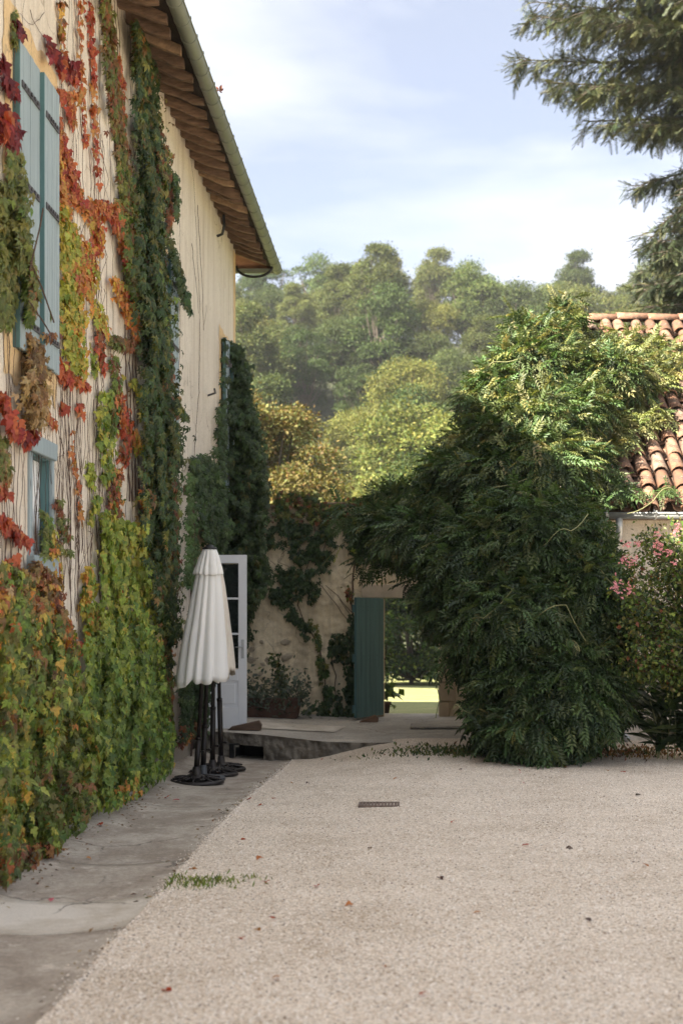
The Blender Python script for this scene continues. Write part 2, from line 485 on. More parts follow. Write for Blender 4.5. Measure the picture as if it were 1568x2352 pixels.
def grid(name, xs, ys, zf, mat, kind=None, wob=None):
    v = []; f = []
    for j, y in enumerate(ys):
        for i, x in enumerate(xs):
            xx, yy = (x, y) if wob is None else wob(i, j, x, y)
            v.append((xx, yy, zf(xx, yy)))
    n = len(xs)
    for j in range(len(ys) - 1):
        for i in range(n - 1):
            f.append((j * n + i, j * n + i + 1, (j + 1) * n + i + 1, (j + 1) * n + i))
    me = bpy.data.meshes.new(name); me.from_pydata(v, [], f); me.materials.append(mat)
    me.polygons.foreach_set('use_smooth', [True] * len(f)); me.update()
    o = bpy.data.objects.new(name, me); COL.objects.link(o)
    if kind: o['kind'] = kind
    return o

def ridge_h(x, d):
    # wooded hill behind the farm, a little lower towards the right
    a = smooth(52, 175, d)
    lat = 1.0 + .05 * smooth(6, 26, x * 170 / max(d, 60)) + .05 * math.exp(-((x - 1) / 8.0) ** 2)
    return 33.5 * a * lat + 3 * mnoise.noise(Vector((x * .03, d * .03, 1))) * a
def terrain_z(x, d):
    if d < 22.85 and abs(x) < 40: return -.55
    base = -.04 - .60 * smooth(23, 52, d)
    return base + ridge_h(x, d) + .02 * mnoise.noise(Vector((x * .4, d * .4, 7)))
xs = sorted(set([-600, -400, -250, -160, -110] + [round(x, 2) for x in np.arange(-80, 81, 4.0)] + [110, 160, 250, 400, 600]))
ys = sorted(set([-300, -120, -60, -30, -10, 10, 22.8, 22.86] + [round(y, 2) for y in np.arange(24, 60, 2.0)] + [round(y, 2) for y in np.arange(60, 260, 5.0)] + [300, 400, 600, 900]))
terr = grid('meadow', xs, ys, terrain_z, M_GRASS, 'structure')
terr.data.materials.append(M_FOREST)
for p in terr.data.polygons:
    if p.center.y > 62: p.material_index = 1

gx = [EDGE] + [EDGE + .06 * 1.12 ** k for k in range(0, 44)]
gx = [x for x in gx if x < 13] + [13, 18, 24]
gys = [-36, -30, -24, -19] + [round(y, 3) for y in np.arange(-14, 4, .6)] + [round(y, 3) for y in np.arange(4, 18.9, .11)]  # unseen rear rows added to bounce sunlight into the yard
def gwob(i, j, x, y):
    if i == 0:
        x += .05 * mnoise.noise(Vector((y * 1.3, 0, 2))) + .03 * mnoise.noise(Vector((y * 6, 0, 5)))
    if j == len(gys) - 1: y += 0
    return x, y
gravel = grid('gravel_yard', gx, gys, gravel_z, M_GRAVEL, 'structure', gwob)

fore = grid('bounce_gravel', [-20, -14, -9, -5, EDGE - .02], [-36, -26, -18, -12, -8, -5, -2.2], lambda x, d: -.004, M_GRAVEL, 'structure')  # unseen gravel added behind the camera to bounce sunlight forward

# concrete strip along the house: slabs as pieces of one path
path = empty('concrete_path', (WX, 0, 0)); path['kind'] = 'structure'
def slab(d0, d1, mat, dz=0.0, gap=.006):
    ny = max(2, int((d1 - d0) / .12)); nx = 14
    yy = [d0 + gap + (d1 - d0 - 2 * gap) * j / ny for j in range(ny + 1)]
    xx = [WX - .05 + (EDGE + .06 - WX + .05) * i / nx for i in range(nx + 1)]
    bow = lambda x: .10 * math.sin((x - WX) / 1.33 * math.pi) * (1 if d0 > 5 else 0)
    o = grid('slab', xx, yy, lambda x, d: strip_z(x, d) + dz, mat, None, lambda i, j, x, y: (x, y - bow(x)))
    o.parent = path; o.location = (-WX, 0, 0)
    so = o.modifiers.new('thick', 'SOLIDIFY'); so.thickness = .08; so.offset = -1
slab(-2.0, 4.2, M_CONC); slab(4.2, 7.75, M_CONC); slab(7.75, 8.62, M_CONCP, .006); slab(8.62, 9.95, M_CONC); slab(9.95, 13.1, M_CONC); slab(13.1, 19.6, M_CONC)

# raised terrace in front of the back wall
def terrace_z(x, d):
    return .045 + .075 * smooth(-.6, -2.6, x) + .045 * smooth(18.4, 22.4, d)
def front_y(x):
    pts = [(-3.0, 19.35), (-2.85, 19.3), (-2.0, 18.95), (-1.1, 18.45), (-.3, 18.4), (.6, 18.62), (1.2, 18.75), (2.4, 18.7)]
    for (a, ya), (b, yb) in zip(pts, pts[1:]):
        if a <= x <= b:
            return ya + (yb - ya) * (x - a) / (b - a) + .025 * mnoise.noise(Vector((x * 3, 0, 4)))
    return 19.0
def build_terrace():
    nx, ny = 60, 30
    v = []; f = []
    for j in range(ny + 1):
        for i in range(nx + 1):
            x = -3.0 + 5.4 * i / nx
            fy = front_y(x)
            y = fy + (23.3 - fy) * j / ny
            v.append((x, y, terrace_z(x, y) + .006 * mnoise.noise(Vector((x * 2, y * 2, 0)))))
    w = nx + 1
    for j in range(ny):
        for i in range(nx):
            f.append((j * w + i, j * w + i + 1, (j + 1) * w + i + 1, (j + 1) * w + i))
    m = MB(); m.v = v; m.f = f
    t = empty('terrace', (0, 20.5, 0)); t['kind'] = 'structure'
    o = m.build('paving', M_CONCT, None, True); attach(o, t)
    # front face, rough and undercut, with a drain mouth
    m = MB(); rows = 16; cols = 260
    idx = {}
    for i in range(cols + 1):
        x = -3.0 + 4.2 * i / cols
        top = terrace_z(x, front_y(x)) - .002
        for r in range(rows + 1):
            z = top + (-.40 - top) * r / rows
            bul = .06 * mnoise.noise(Vector((x * 5, z * 8, 2))) + .05 * mnoise.noise(Vector((x * 13, z * 17, 5))) + .025 * mnoise.noise(Vector((x * 31, z * 37, 7)))
            y = front_y(x) + (.0 if r == 0 else .02 + bul)
            idx[i, r] = len(m.v); m.v.append((x, y, z))
    for i in range(cols):
        for r in range(rows):
            xm = -3.0 + 4.2 * (i + .5) / cols
            zm = terrace_z(xm, front_y(xm)) + (-.40 - terrace_z(xm, front_y(xm))) * (r + .5) / rows
            if -2.32 < xm < -1.93 and -.30 < zm < -.06: continue
            m.f.append((idx[i, r], idx[i, r + 1], idx[i + 1, r + 1], idx[i + 1, r]))
    o = m.build('riser', M_DARKST, None, True); attach(o, t)
    m = MB(); y = 19.0
    m.box(-2.36, -1.89, y + .02, y + 1.2, -.34, -.31); m.box(-2.36, -1.89, y + .1, y + 1.2, -.045, -.03)
    m.box(-2.40, -2.34, y + .06, y + 1.2, -.34, -.03); m.box(-1.91, -1.86, y + .06, y + 1.2, -.34, -.03); m.box(-2.4, -1.86, y + 1.2, y + 1.22, -.34, -.03)
    o = m.build('drain_mouth', M_BLACK); attach(o, t)
    # pale threshold slab before the white door, and a cover plate near the gate
    m = MB(); n = 16
    for k in range(n):
        pass
    pts = [(-2.83, 19.62), (-1.02, 19.72), (-.92, 20.55), (-2.83, 20.6)]
    def quad_on(pts, dz, k=8):
        mm = MB()
        a, b, c, e = [Vector((*p, 0)) for p in pts]
        for j in range(k + 1):
            for i in range(k + 1):
                u, w = i / k, j / k
                p = (a * (1 - u) + b * u) * (1 - w) + (e * (1 - u) + c * u) * w
                jt = .02 * mnoise.noise(Vector((p.x * 5, p.y * 5, 1)))
                mm.v.append((p.x + jt, p.y + jt, terrace_z(p.x, p.y) + .006 * mnoise.noise(Vector((p.x * 2, p.y * 2, 0))) + dz))
        for j in range(k):
            for i in range(k):
                q = j * (k + 1) + i
                mm.f.append((q, q + 1, q + k + 2, q + k + 1))
        return mm
    attach(quad_on(pts, .012).build('threshold_slab', M_CONCP, None, True), t)
    cov = quad_on([(.03, 20.3), (1.15, 20.3), (1.15, 20.75), (.03, 20.75)], .014).build('cover_slab', M_CONCT, None, True)
    attach(cov, t); so = cov.modifiers.new('t', 'SOLIDIFY'); so.thickness = .03; so.offset = 1
    return t
build_terrace()

# ------------------------------------------------------------------ the long house
house = empty('farmhouse', (WX, 10, 0))
tag(house, 'long cream farmhouse on the left with blue shutters and climbing vines', 'house')
WALL_TOP = 7.75
H0, H1 = -1.0, 23.4
def hpart(mb, name, mat, parent=None, **k):
    o = mb.build(name, mat, None, **k)
    if parent is None:
        attach(o, house)
    else:
        o.parent = parent
        o.location = -Vector(house.location) - Vector(parent.location)
    return o
def hempty(name, loc):
    o = empty(name, loc); attach(o, house); return o

def wall_plane(m, x, y0, y1, z0, z1, holes, depth):
    ysx = sorted({y0, y1, *[h[0] for h in holes], *[h[1] for h in holes]})
    zsx = sorted({z0, z1, *[h[2] for h in holes], *[h[3] for h in holes]})
    for a, b in zip(ysx, ysx[1:]):
        for c, e in zip(zsx, zsx[1:]):
            if any(h[0] <= a and b <= h[1] and h[2] <= c and e <= h[3] for h in holes): continue
            m.poly([(x, a, c), (x, b, c), (x, b, e), (x, a, e)])
    for (a, b, c, e) in holes:
        X = x - depth
        m.poly([(x, a, c), (x, a, e), (X, a, e), (X, a, c)])
        m.poly([(x, b, c), (X, b, c), (X, b, e), (x, b, e)])
        m.poly([(x, a, e), (x, b, e), (X, b, e), (X, a, e)])
        m.poly([(x, a, c), (X, a, c), (X, b, c), (x, b, c)])
WIN = (10.72, 11.28, 2.14, 2.92)
DOOR = (18.62, 19.72, -.3, 2.96)
m = MB()
wall_plane(m, WX, H0, H1, -.5, WALL_TOP + .25, [WIN, DOOR], .42)
m.poly([(WX, H1, -.5), (-13, H1, -.5), (-13, H1, WALL_TOP), (WX, H1, WALL_TOP + .25)])
m.poly([(WX, H0, -.5), (WX, H0, WALL_TOP), (-13, H0, WALL_TOP), (-13, H0, -.5)])
m.poly([(-13, H0, -.5), (-13, H0, WALL_TOP), (-13, H1, WALL_TOP), (-13, H1, -.5)])
hpart(m, 'wall', M_WALL)
# dark rooms behind the openings
for (a, b, c, e) in (WIN, DOOR):
    m = MB(); X = WX - .42
    m.box(X - 1.6, X - .001, a - .4, b + .4, c - .1, e + .2); m.f = [f for k, f in enumerate(m.f) if k not in ()]
    m2 = MB()
    x0, x1 = X - 1.6, X
    m2.poly([(x0, a - .3, c), (x0, b + .3, c), (x0, b + .3, e + .1), (x0, a - .3, e + .1)])
    m2.poly([(x0, a - .3, c), (x1, a - .3, c), (x1, a - .3, e + .1), (x0, a - .3, e + .1)])
    m2.poly([(x0, b + .3, c), (x1, b + .3, c), (x1, b + .3, e + .1), (x0, b + .3, e + .1)])
    m2.poly([(x0, a - .3, e + .1), (x0, b + .3, e + .1), (x1, b + .3, e + .1), (x1, a - .3, e + .1)])
    m2.poly([(x0, a - .3, c), (x0, b + .3, c), (x1, b + .3, c), (x1, a - .3, c)])
    hpart(m2, 'room', M_HOLLOW)
# corner band of peach plaster
m = MB(); m.box(WX - .15, WX + .004, 23.15, H1 + .004, 1.0, WALL_TOP - .1); hpart(m, 'corner_band', M_PEACH)

# eave: rafters, boards, gutter
roof = hempty('roof', (WX, 10, WALL_TOP))
def rpart(mb, name, mat, **k):
    return hpart(mb, name, mat, roof, **k)
def soffit_z(x): return 7.80 - .42 * (x - WX)            # underside of the boards
y = 7.4
while y < 23.9:
    m = MB()
    jy = random.uniform(-.03, .03); w = random.uniform(.035, .05); dp = random.uniform(.10, .145)
    xe = random.uniform(-2.40, -2.32); sk = random.uniform(-.03, .03)
    n = 5
    rings = []
    for k in range(n + 1):
        x = WX - .15 + (xe - WX + .15) * k / n
        zt = soffit_z(x) - .003; wob = random.uniform(-.008, .008)
        db = dp * (1 if k < n else random.uniform(.55, .9)) + random.uniform(-.012, .012)
        yc = y + jy + sk * k / n + wob
        rings.append([(x, yc - w, zt), (x, yc + w, zt), (x, yc + w * .93, zt - db), (x, yc - w * .93, zt - db + random.uniform(-.008, .008))])
    base = len(m.v)
    for r in rings: m.v += r
    for k in range(n):
        for q in range(4):
            a = base + k * 4 + q; b = base + k * 4 + (q + 1) % 4
            m.f.append((a, a + 4, b + 4, b))
    m.f.append((base, base + 1, base + 2, base + 3)); e = base + n * 4
    m.f.append((e + 3, e + 2, e + 1, e))
    rpart(m, 'rafter', M_WOODOLD if random.random() > .14 else M_WOODEND, bevel=.006)
    y += .385
# roof boards over the rafters, each a plank along the eave
for k in range(5):
    x0 = WX - .2 + k * .15; x1 = x0 + .142
    m = MB(); z0, z1 = soffit_z(x0), soffit_z(x1)
    m.v = [(x0, 6, z0), (x1, 6, z1), (x1, 24.05, z1), (x0, 24.05, z0), (x0, 6, z0 + .025), (x1, 6, z1 + .025), (x1, 24.05, z1 + .025), (x0, 24.05, z0 + .025)]
    m.f = [(0, 3, 2, 1), (4, 5, 6, 7), (0, 1, 5, 4), (1, 2, 6, 5), (2, 3, 7, 6), (3, 0, 4, 7)]
    rpart(m, 'roof_board', M_BOARD)
# roof covering slab (hipped at the far end)
m = MB()
EX = -2.26
ze = soffit_z(EX) + .03
rx = -8.0; rz = ze + .42 * (EX - rx)
ry1 = 24.1 - (EX - rx); ry0 = H0 + 4
A = [(EX, H0 - .6, ze), (EX, 24.1, ze), (-13.6, 24.1, ze), (-13.6, H0 - .6, ze), (rx, ry0, rz), (rx, ry1, rz)]
m.v = A + [(a, b, c + .09) for a, b, c in A]
def both(fs):
    for f in fs:
        m.f.append(f[::-1]); m.f.append(tuple(i + 6 for i in f))
both([(0, 1, 5, 4), (1, 2, 5), (2, 3, 4, 5), (3, 0, 4)])
for a, b in ((0, 1), (1, 2), (2, 3), (3, 0)): m.f.append((a, b, b + 6, a + 6))
rpart(m, 'tile_covering', simple('roof_tile_mass', (.33, .17, .10), .9, var=.4, scale=6, bscale=6, bstr=.7, bdist=.05))
# eave tile noses along the gutter
cover = bpy.data.meshes.new('eave_tile')
def canal_mesh(name, L, r0, r1, mat, thick=.014, seg=6, arc=math.pi * .92):
    me = bpy.data.meshes.new(name); v = []; f = []
    for s_, (rr0, rr1) in enumerate(((r0, r1), (r0 - thick, r1 - thick))):
        for yy, r in ((0, rr0), (L, rr1)):
            for k in range(seg + 1):
                a = (math.pi - arc) / 2 + arc * k / seg
                v.append((r * math.cos(a), yy, r * math.sin(a)))
    n = seg + 1
    for k in range(seg):
        f.append((k, k + 1, n + k + 1, n + k)); f.append((2 * n + k + 1, 2 * n + k, 3 * n + k, 3 * n + k + 1))
        f.append((k + 1, k, 2 * n + k, 2 * n + k + 1)); f.append((n + k, n + k + 1, 3 * n + k + 1, 3 * n + k))
    f.append((0, n, 3 * n, 2 * n)); f.append((n - 1, 3 * n - 1, 4 * n - 1, 2 * n - 1))
    me.from_pydata(v, [], f); me.materials.append(mat)
    me.polygons.foreach_set('use_smooth', [True] * len(f)); me.update()
    return me
EAVE_T = canal_mesh('eave_tile', .42, .105, .085, M_TILE)
y = 7.2
while y < 24.0:
    o = bpy.data.objects.new('eave_tile', EAVE_T); COL.objects.link(o)
    o.parent = roof
    M = Matrix.Translation((EX - .07 + random.uniform(-.02, .02), y, ze + .10)) @ Matrix.Rotation(math.atan(.42), 4, 'Y') @ Matrix.Rotation(math.pi / 2, 4, 'Z')
    o.matrix_basis = Matrix.Translation(-Vector(house.location) - Vector(roof.location)) @ M
    y += .22
# gutter: open half-round trough
GX, GZ, GR = -2.225, 7.555, .078
def trough(m, c0, c1, axis, r, seg=12, a0=math.pi, a1=2 * math.pi, th=.004):
    n0 = len(m.v)
    for c in (c0, c1):
        for rr in (r, r - th):
            for k in range(seg + 1):
                a = a0 + (a1 - a0) * k / seg
                u, w = rr * math.cos(a), rr * math.sin(a)
                m.v.append((c[0] + u, c[1], c[2] + w) if axis == 'y' else (c[0], c[1] + u, c[2] + w))
    n = seg + 1
    for k in range(seg):
        m.f.append((n0 + k, n0 + k + 1, n0 + 2 * n + k + 1, n0 + 2 * n + k)); m.f.append((n0 + n + k + 1, n0 + n + k, n0 + 3 * n + k, n0 + 3 * n + k + 1))
        m.f.append((n0 + k, n0 + n + k, n0 + n + k + 1, n0 + k + 1)); m.f.append((n0 + 2 * n + k + 1, n0 + 3 * n + k + 1, n0 + 3 * n + k, n0 + 2 * n + k))
    m.f.append((n0, n0 + 2 * n, n0 + 3 * n, n0 + n)); m.f.append((n0 + seg, n0 + n + seg, n0 + 3 * n + seg, n0 + 2 * n + seg))
gut = hempty('gutter', (GX, 10, GZ))
def gpart(mb, name, mat, **k): return hpart(mb, name, mat, gut, **k)
m = MB(); trough(m, (GX, 5, GZ), (GX, 24.12, GZ), 'y', GR)
m.tube([(GX + GR, 5, GZ), (GX + GR, 24.12, GZ)], .011, 8)
gpart(m, 'trough', M_ZINC, smoothed=True)
m = MB(); trough(m, (GX + .02, 24.06, GZ), (-4.6, 24.06, GZ), 'x', GR * .9)
m.box(-4.6, GX - .02, 24.12, 24.14, GZ - .05, GZ + .07)
gpart(m, 'end_trough', M_ZINC)
y = 7.5
while y < 24.1:
    m = MB(); trough(m, (GX, y, GZ), (GX, y + .022, GZ), 'y', GR + .006, th=.008)
    m.box(GX + GR - .004, GX + GR + .016, y - .004, y + .026, GZ - .004, GZ + .018)
    gpart(m, 'clip', M_ZINC, smoothed=False)
    y += .43
# black hose under the far corner
m = MB(); pts = []
for k in range(19):
    a = math.pi * (1.0 + k / 18 * 1.06)
    pts.append((-2.56 + .30 * math.cos(a), 23.6, 7.50 + .18 * math.sin(a)))
m.tube(pts, .022, 8); hpart(m, 'hose', M_RUBBER, smoothed=True)
m = MB(); m.tube([(WX + .02, 21.0, 7.30), (WX + .10, 21.0, 7.33), (WX + .13, 21.0, 7.45), (WX + .12, 21.0, 7.62)], .022, 8); hpart(m, 'cable', M_RUBBER, smoothed=True)
# iron wall hooks and anchor plates
m = MB(); m.tube([(WX, 20.2, 4.82), (WX + .12, 20.1, 4.84), (WX + .19, 19.5, 4.80)], .015, 6); hpart(m, 'shutter_hook', M_IRON)
for (yy, zz) in ((18.05, 3.28), (20.15, 2.93)):
    m = MB(); m.box(WX, WX + .05, yy - .05, yy + .05, zz - .06, zz + .06); m.box(WX + .05, WX + .09, yy - .02, yy + .02, zz - .03, zz + .02)
    hpart(m, 'anchor_plate', M_RUST, bevel=.004)

# plaster surrounds of the windows, ragged edge
def surround(y0, y1, z0, z1, w):
    m = MB(); X = WX + .006
    n = 40
    def ring(off, ragged):
        out = []
        per = []
        for k in range(n): per.append((y0 - off + (y1 - y0 + 2 * off) * k / n, z0 - off))
        for k in range(n): per.append((y1 + off, z0 - off + (z1 - z0 + 2 * off) * k / n))
        for k in range(n): per.append((y1 + off - (y1 - y0 + 2 * off) * k / n, z1 + off))
        for k in range(n): per.append((y0 - off, z1 + off - (z1 - z0 + 2 * off) * k / n))
        for (a, b) in per:
            j = ragged * mnoise.noise(Vector((a * 5, b * 5, 2)))
            out.append((X, a + (j if a < y0 or a > y1 else 0), b + (j if b < z0 or b > z1 else j * .3)))
        return out
    a, b = ring(-.02, 0), ring(w, .08)
    N = len(a); m.v = a + b
    for k in range(N):
        k2 = (k + 1) % N
        m.f.append((k, k2, N + k2, N + k))
    hpart(m, 'window_surround', M_PEACH)
def shutter_leaf(y0, y1, z0, z1, xoff, thick=.05, n=6, hinges=True, mat=None):
    s = hempty('shutter', (WX + xoff, (y0 + y1) / 2, z0))
    mat = mat or M_TEAL
    wv = (y1 - y0) / n
    for k in range(n):
        m = MB(); g = .004
        dx = random.uniform(-.003, .003)
        m.box(WX + xoff, WX + xoff + thick * .6 + dx, y0 + k * wv + g / 2, y0 + (k + 1) * wv - g / 2, z0 + random.uniform(-.006, .006), z1 + random.uniform(-.006, .006))
        hpart(m, 'plank', mat, s, bevel=.005)
    m = MB()
    m.box(WX + xoff - thick * .4, WX + xoff - .001, y0, y1, z0 + .01, z1 - .01); hpart(m, 'backing', M_TEALD, s)
    m = MB(); m.box(WX + xoff - thick * .4, WX + xoff + thick * .62, y0 - .012, y0 - .0005, z0, z1); hpart(m, 'edge_strip', M_TEALD, s)
    if hinges:
        for zz in (z1 - .30, z0 + (z1 - z0) * .55, z0 + .22):
            m = MB(); X = WX + xoff + thick * .6
            m.box(X + .003, X + .011, y0 + .03, y1 - .05, zz - .024, zz + .024)
            h = hpart(m, 'strap_hinge', M_IRON, s)
            for q in range(5):
                yy = y0 + .09 + q * (y1 - y0 - .22) / 4
                m = MB(); m.box(X + .011, X + .022, yy - .012, yy + .012, zz - .012, zz + .012)
                hpart(m, 'bolt', M_IRON, s)
    return s
surround(10.20, 11.32, 3.60, 5.86, .20)
shutter_leaf(10.25, 10.82, 3.62, 5.84, .022)
shutter_leaf(10.82, 11.29, 3.60, 5.82, .052)
surround(15.75, 16.95, 3.6, 5.84, .16)
shutter_leaf(15.78, 16.36, 3.6, 5.84, .05); shutter_leaf(16.36, 16.93, 3.6, 5.84, .09)
surround(21.55, 22.6, 3.6, 5.92, .17)
shutter_leaf(21.6, 22.1, 3.6, 5.92, .05); shutter_leaf(22.1, 22.6, 3.6, 5.9, .10)
# black catch on the far shutter
m = MB(); m.box(WX + .08, WX + .13, 21.57, 21.60, 5.50, 5.60); m.box(WX + .11, WX + .17, 21.55, 21.585, 5.46, 5.52); hpart(m, 'shutter_catch', M_IRON)

# small window with blue timber frame
w = hempty('window', (WX, 11.0, WIN[2]))
a, b, c, e = WIN
m = MB(); m.box(WX - .10, WX + .05, a - .10, b + .08, e, e + .135, .004); hpart(m, 'lintel', M_TEAL, w, bevel=.01)
m = MB(); m.box(WX - .10, WX + .02, a - .08, a, c, e); hpart(m, 'frame_post', M_TEAL, w, bevel=.008)
m = MB(); m.box(WX - .10, WX + .03, b, b + .06, c, e); hpart(m, 'frame_post', M_TEAL, w, bevel=.008)
m = MB(); m.box(WX - .12, WX + .06, a - .10, b + .08, c - .15, c, .004); hpart(m, 'sill', M_TEAL, w, bevel=.01)
m = MB(); m.box(WX - .1575, WX - .002, b - .012, b - .002, c + .002, e - .002); hpart(m, 'reveal_board', M_TEALD, w)
m = MB(); m.box(WX - .1575, WX - .002, a + .002, b - .014, e - .014, e - .003); hpart(m, 'reveal_board', M_TEALD, w)
# white casement standing in the reveal
X = WX - .12
for (n_, y0, y1, z0, z1) in (('stile', a + .02, a + .07, c + .06, e - .02), ('stile', b - .22, b - .016, c + .06, e - .02), ('rail', a + .07, b - .22, c + .06, c + .12), ('rail', a + .07, b - .22, e - .08, e - .02)):
    m = MB(); m.box(X, X + .05, y0, y1, z0, z1); hpart(m, n_, M_WHITE, w, bevel=.006)
m = MB(); m.box(X + .02, X + .026, a + .07, b - .22, c + .12, e - .08); hpart(m, 'pane', M_GLASS, w)
m = MB(); m.box(X - .02, X + .075, a + .015, b - .016, c + .003, c + .05); hpart(m, 'drip_rail', M_WHITE, w, bevel=.006)

# doorway with dressed stones and the white french door standing open
dj = hempty('doorway', (WX, 19.2, 0))
z = -.28
k = 0
while z < 2.9:
    h = random.uniform(.28, .42); h = min(h, 2.94 - z)
    m = MB(); m.box(WX - .40, WX + .012, DOOR[1] - .0 - .03, DOOR[1] + (.30 if k % 2 else .18), z + .006, z + h - .006, .005)
    hpart(m, 'jamb_stone', M_STONE, dj, bevel=.012)
    z += h; k += 1
m = MB(); m.box(WX - .35, WX + .05, DOOR[0] - .1, DOOR[1] + .25, 2.97, 3.03); hpart(m, 'lintel_board', simple('grey_lintel', (.2, .18, .16), .8), dj)
door = hempty('door', (WX, 19.66, .12))
DY0, DY1 = 19.64, 19.685
dx0, dx1, dz0, dz1 = WX + .03, WX + .615, .125, 2.53
def dp(name, x0, x1, z0, z1, mat=M_WHITE, y0=DY0, y1=DY1, bev=.004):
    m = MB(); m.box(x0, x1, y0, y1, z0, z1); return hpart(m, name, mat, door, bevel=bev)
st = .10
gz0 = .95
dp('stile', dx0, dx0 + st, dz0, dz1); dp('stile', dx1 - .115, dx1, dz0, dz1)
dp('rail', dx0 + st, dx1 - .115, dz1 - .115, dz1 - .001); dp('rail', dx0 + st, dx1 - .115, gz0 - .16, gz0); dp('rail', dx0 + st, dx1 - .115, dz0 + .001, dz0 + .30)
hgl = (dz1 - .115 - gz0) / 3
for k in range(3):
    dp('pane', dx0 + st, dx1 - .115, gz0 + k * hgl + .014, gz0 + (k + 1) * hgl - .014, M_GLASS, DY0 + .018, DY0 + .024, 0)
    if k: dp('glazing_bar', dx0 + st, dx1 - .115, gz0 + k * hgl - .014, gz0 + k * hgl + .014, M_WHITE, DY0 + .006, DY1 - .006)
dp('panel', dx0 + st, dx1 - .115, dz0 + .30, gz0 - .16, M_WHITE, DY0 + .016, DY1 - .012)
dp('panel_field', dx0 + st + .045, dx1 - .16, dz0 + .345, gz0 - .205, M_WHITE, DY0 + .006, DY0 + .015, .005)
m = MB(); m.box(dx1 - .075, dx1 - .035, DY0 - .006, DY0 - .0005, 1.10, 1.36); hpart(m, 'handle_plate', M_ZINC2, door, bevel=.01)
m = MB(); m.tube([(dx1 - .055, DY0 - .004, 1.26), (dx1 - .055, DY0 - .05, 1.26), (dx1 - .065, DY0 - .055, 1.26), (dx1 - .15, DY0 - .055, 1.255)], .009, 8)
hpart(m, 'handle', M_ZINC2, door, smoothed=True)

# ------------------------------------------------------------------ back wall with gate opening
BY = 22.6
bw = empty('garden_wall', (-1.0, BY, 0))
tag(bw, 'rough cream stone garden wall closing the yard, vines hanging from its tiled top', 'wall')
GL, GRT, GT = -.40, .50, 1.99
BZ = 3.42
m = MB()
nx = 200; nz = 130
x0, x1 = -2.9, 2.6
vid = {}
for i in range(nx + 1):
    for j in range(nz + 1):
        x = x0 + (x1 - x0) * i / nx; z = -.3 + (BZ + .3) * j / nz
        yy = BY - .04 * mnoise.noise(Vector((x * 1.5, z * 1.5, 3))) - .035 * mnoise.noise(Vector((x * 5, z * 5, 8))) - .028 * mnoise.noise(Vector((x * 13, z * 13, 1))) - .014 * mnoise.noise(Vector((x * 29, z * 29, 2)))
        if j == nz: yy += .0
        vid[i, j] = len(m.v); m.v.append((x, yy, z))
for i in range(nx):
    for j in range(nz):
        xm = x0 + (x1 - x0) * (i + .5) / nx; zm = -.3 + (BZ + .3) * (j + .5) / nz
        if GL < xm < GRT and zm < GT: continue
        m.f.append((vid[i, j], vid[i + 1, j], vid[i + 1, j + 1], vid[i, j + 1]))
m.poly([(x0, BY, BZ), (x1, BY, BZ), (x1, BY + .5, BZ), (x0, BY + .5, BZ)])
m.poly([(x0, BY + .5, -.7), (GL, BY + .5, -.7), (GL, BY + .5, BZ), (x0, BY + .5, BZ)])
m.poly([(GRT, BY + .5, -.7), (x1, BY + .5, -.7), (x1, BY + .5, BZ), (GRT, BY + .5, BZ)])
m.poly([(GL, BY + .5, GT), (GRT, BY + .5, GT), (GRT, BY + .5, BZ), (GL, BY + .5, BZ)])
m.poly([(GL, BY - .05, -.3), (GL, BY + .5, -.3), (GL, BY + .5, GT), (GL, BY - .05, GT)])
m.poly([(GRT, BY - .05, -.3), (GRT, BY - .05, GT), (GRT, BY + .5, GT), (GRT, BY + .5, -.3)])
m.poly([(GL, BY - .05, GT), (GL, BY + .5, GT), (GRT, BY + .5, GT), (GRT, BY - .05, GT)])
attach(m.build('face', M_BACK, None, True), bw)
m = MB(); m.box(GL - .35, GRT + .3, BY - .085, BY + .45, GT - .02, GT + .20, .008); attach(m.build('lintel', simple('pale_lintel_beam', (.50, .42, .32), .9, var=.2, scale=4, bscale=20), None, bevel=.012), bw)
z = .05; k = 0
while z < GT - .05:
    h = min(random.uniform(.26, .42), GT - .025 - z)
    m = MB(); m.box(GRT - .02, GRT + (.24 if k % 2 else .15), BY - .09, BY + .4, z + .006, z + h - .006, .006)
    attach(m.build('jamb_stone', M_STONE, None, bevel=.015), bw)
    m = MB(); m.box(GL - (.15 if k % 2 else .22), GL + .012, BY - .075, BY + .4, z + .006, z + h - .006, .006)
    attach(m.build('jamb_stone', M_STONE, None, bevel=.015), bw)
    z += h; k += 1
# coping tiles, one by one
x = -2.75
while x < 2.4:
    L = random.uniform(.40, .50)
    m = MB()
    m.box(x, x + L - .012, BY - .11 + random.uniform(-.02, .02), BY + .55, BZ + .01, BZ + .055 + random.uniform(-.008, .012), .008)
    o = m.build('coping_tile', M_TILE, None, bevel=.012); attach(o, bw)
    o.rotation_euler = (0, random.uniform(-.02, .02), 0)
    x += L
# stones that show through the render near the foot
for k in range(46):
    if k < 30: px = random.uniform(560, 660); py = random.uniform(1470, 1625)
    else: px = random.uniform(600, 800); py = random.uniform(1165, 1200)
    p = Q(px, py, BY)
    m = MB(); s = random.uniform(.025, .06)
    bm = bmesh.new(); bmesh.ops.create_icosphere(bm, subdivisions=1, radius=1)
    for vv in bm.verts: vv.co += Vector((random.uniform(-.2, .2), random.uniform(-.2, .2), random.uniform(-.2, .2)))
    me = bpy.data.meshes.new('stone'); bm.to_mesh(me); bm.free(); me.materials.append(M_RUBBLE)
    o = bpy.data.objects.new('stone', me); COL.objects.link(o)
    o.location = (p.x, BY + .002, p.z); o.scale = (s * random.uniform(1, 1.7), .045, s); o.rotation_euler = (0, random.uniform(-.4, .4), 0)
    attach(o, bw)

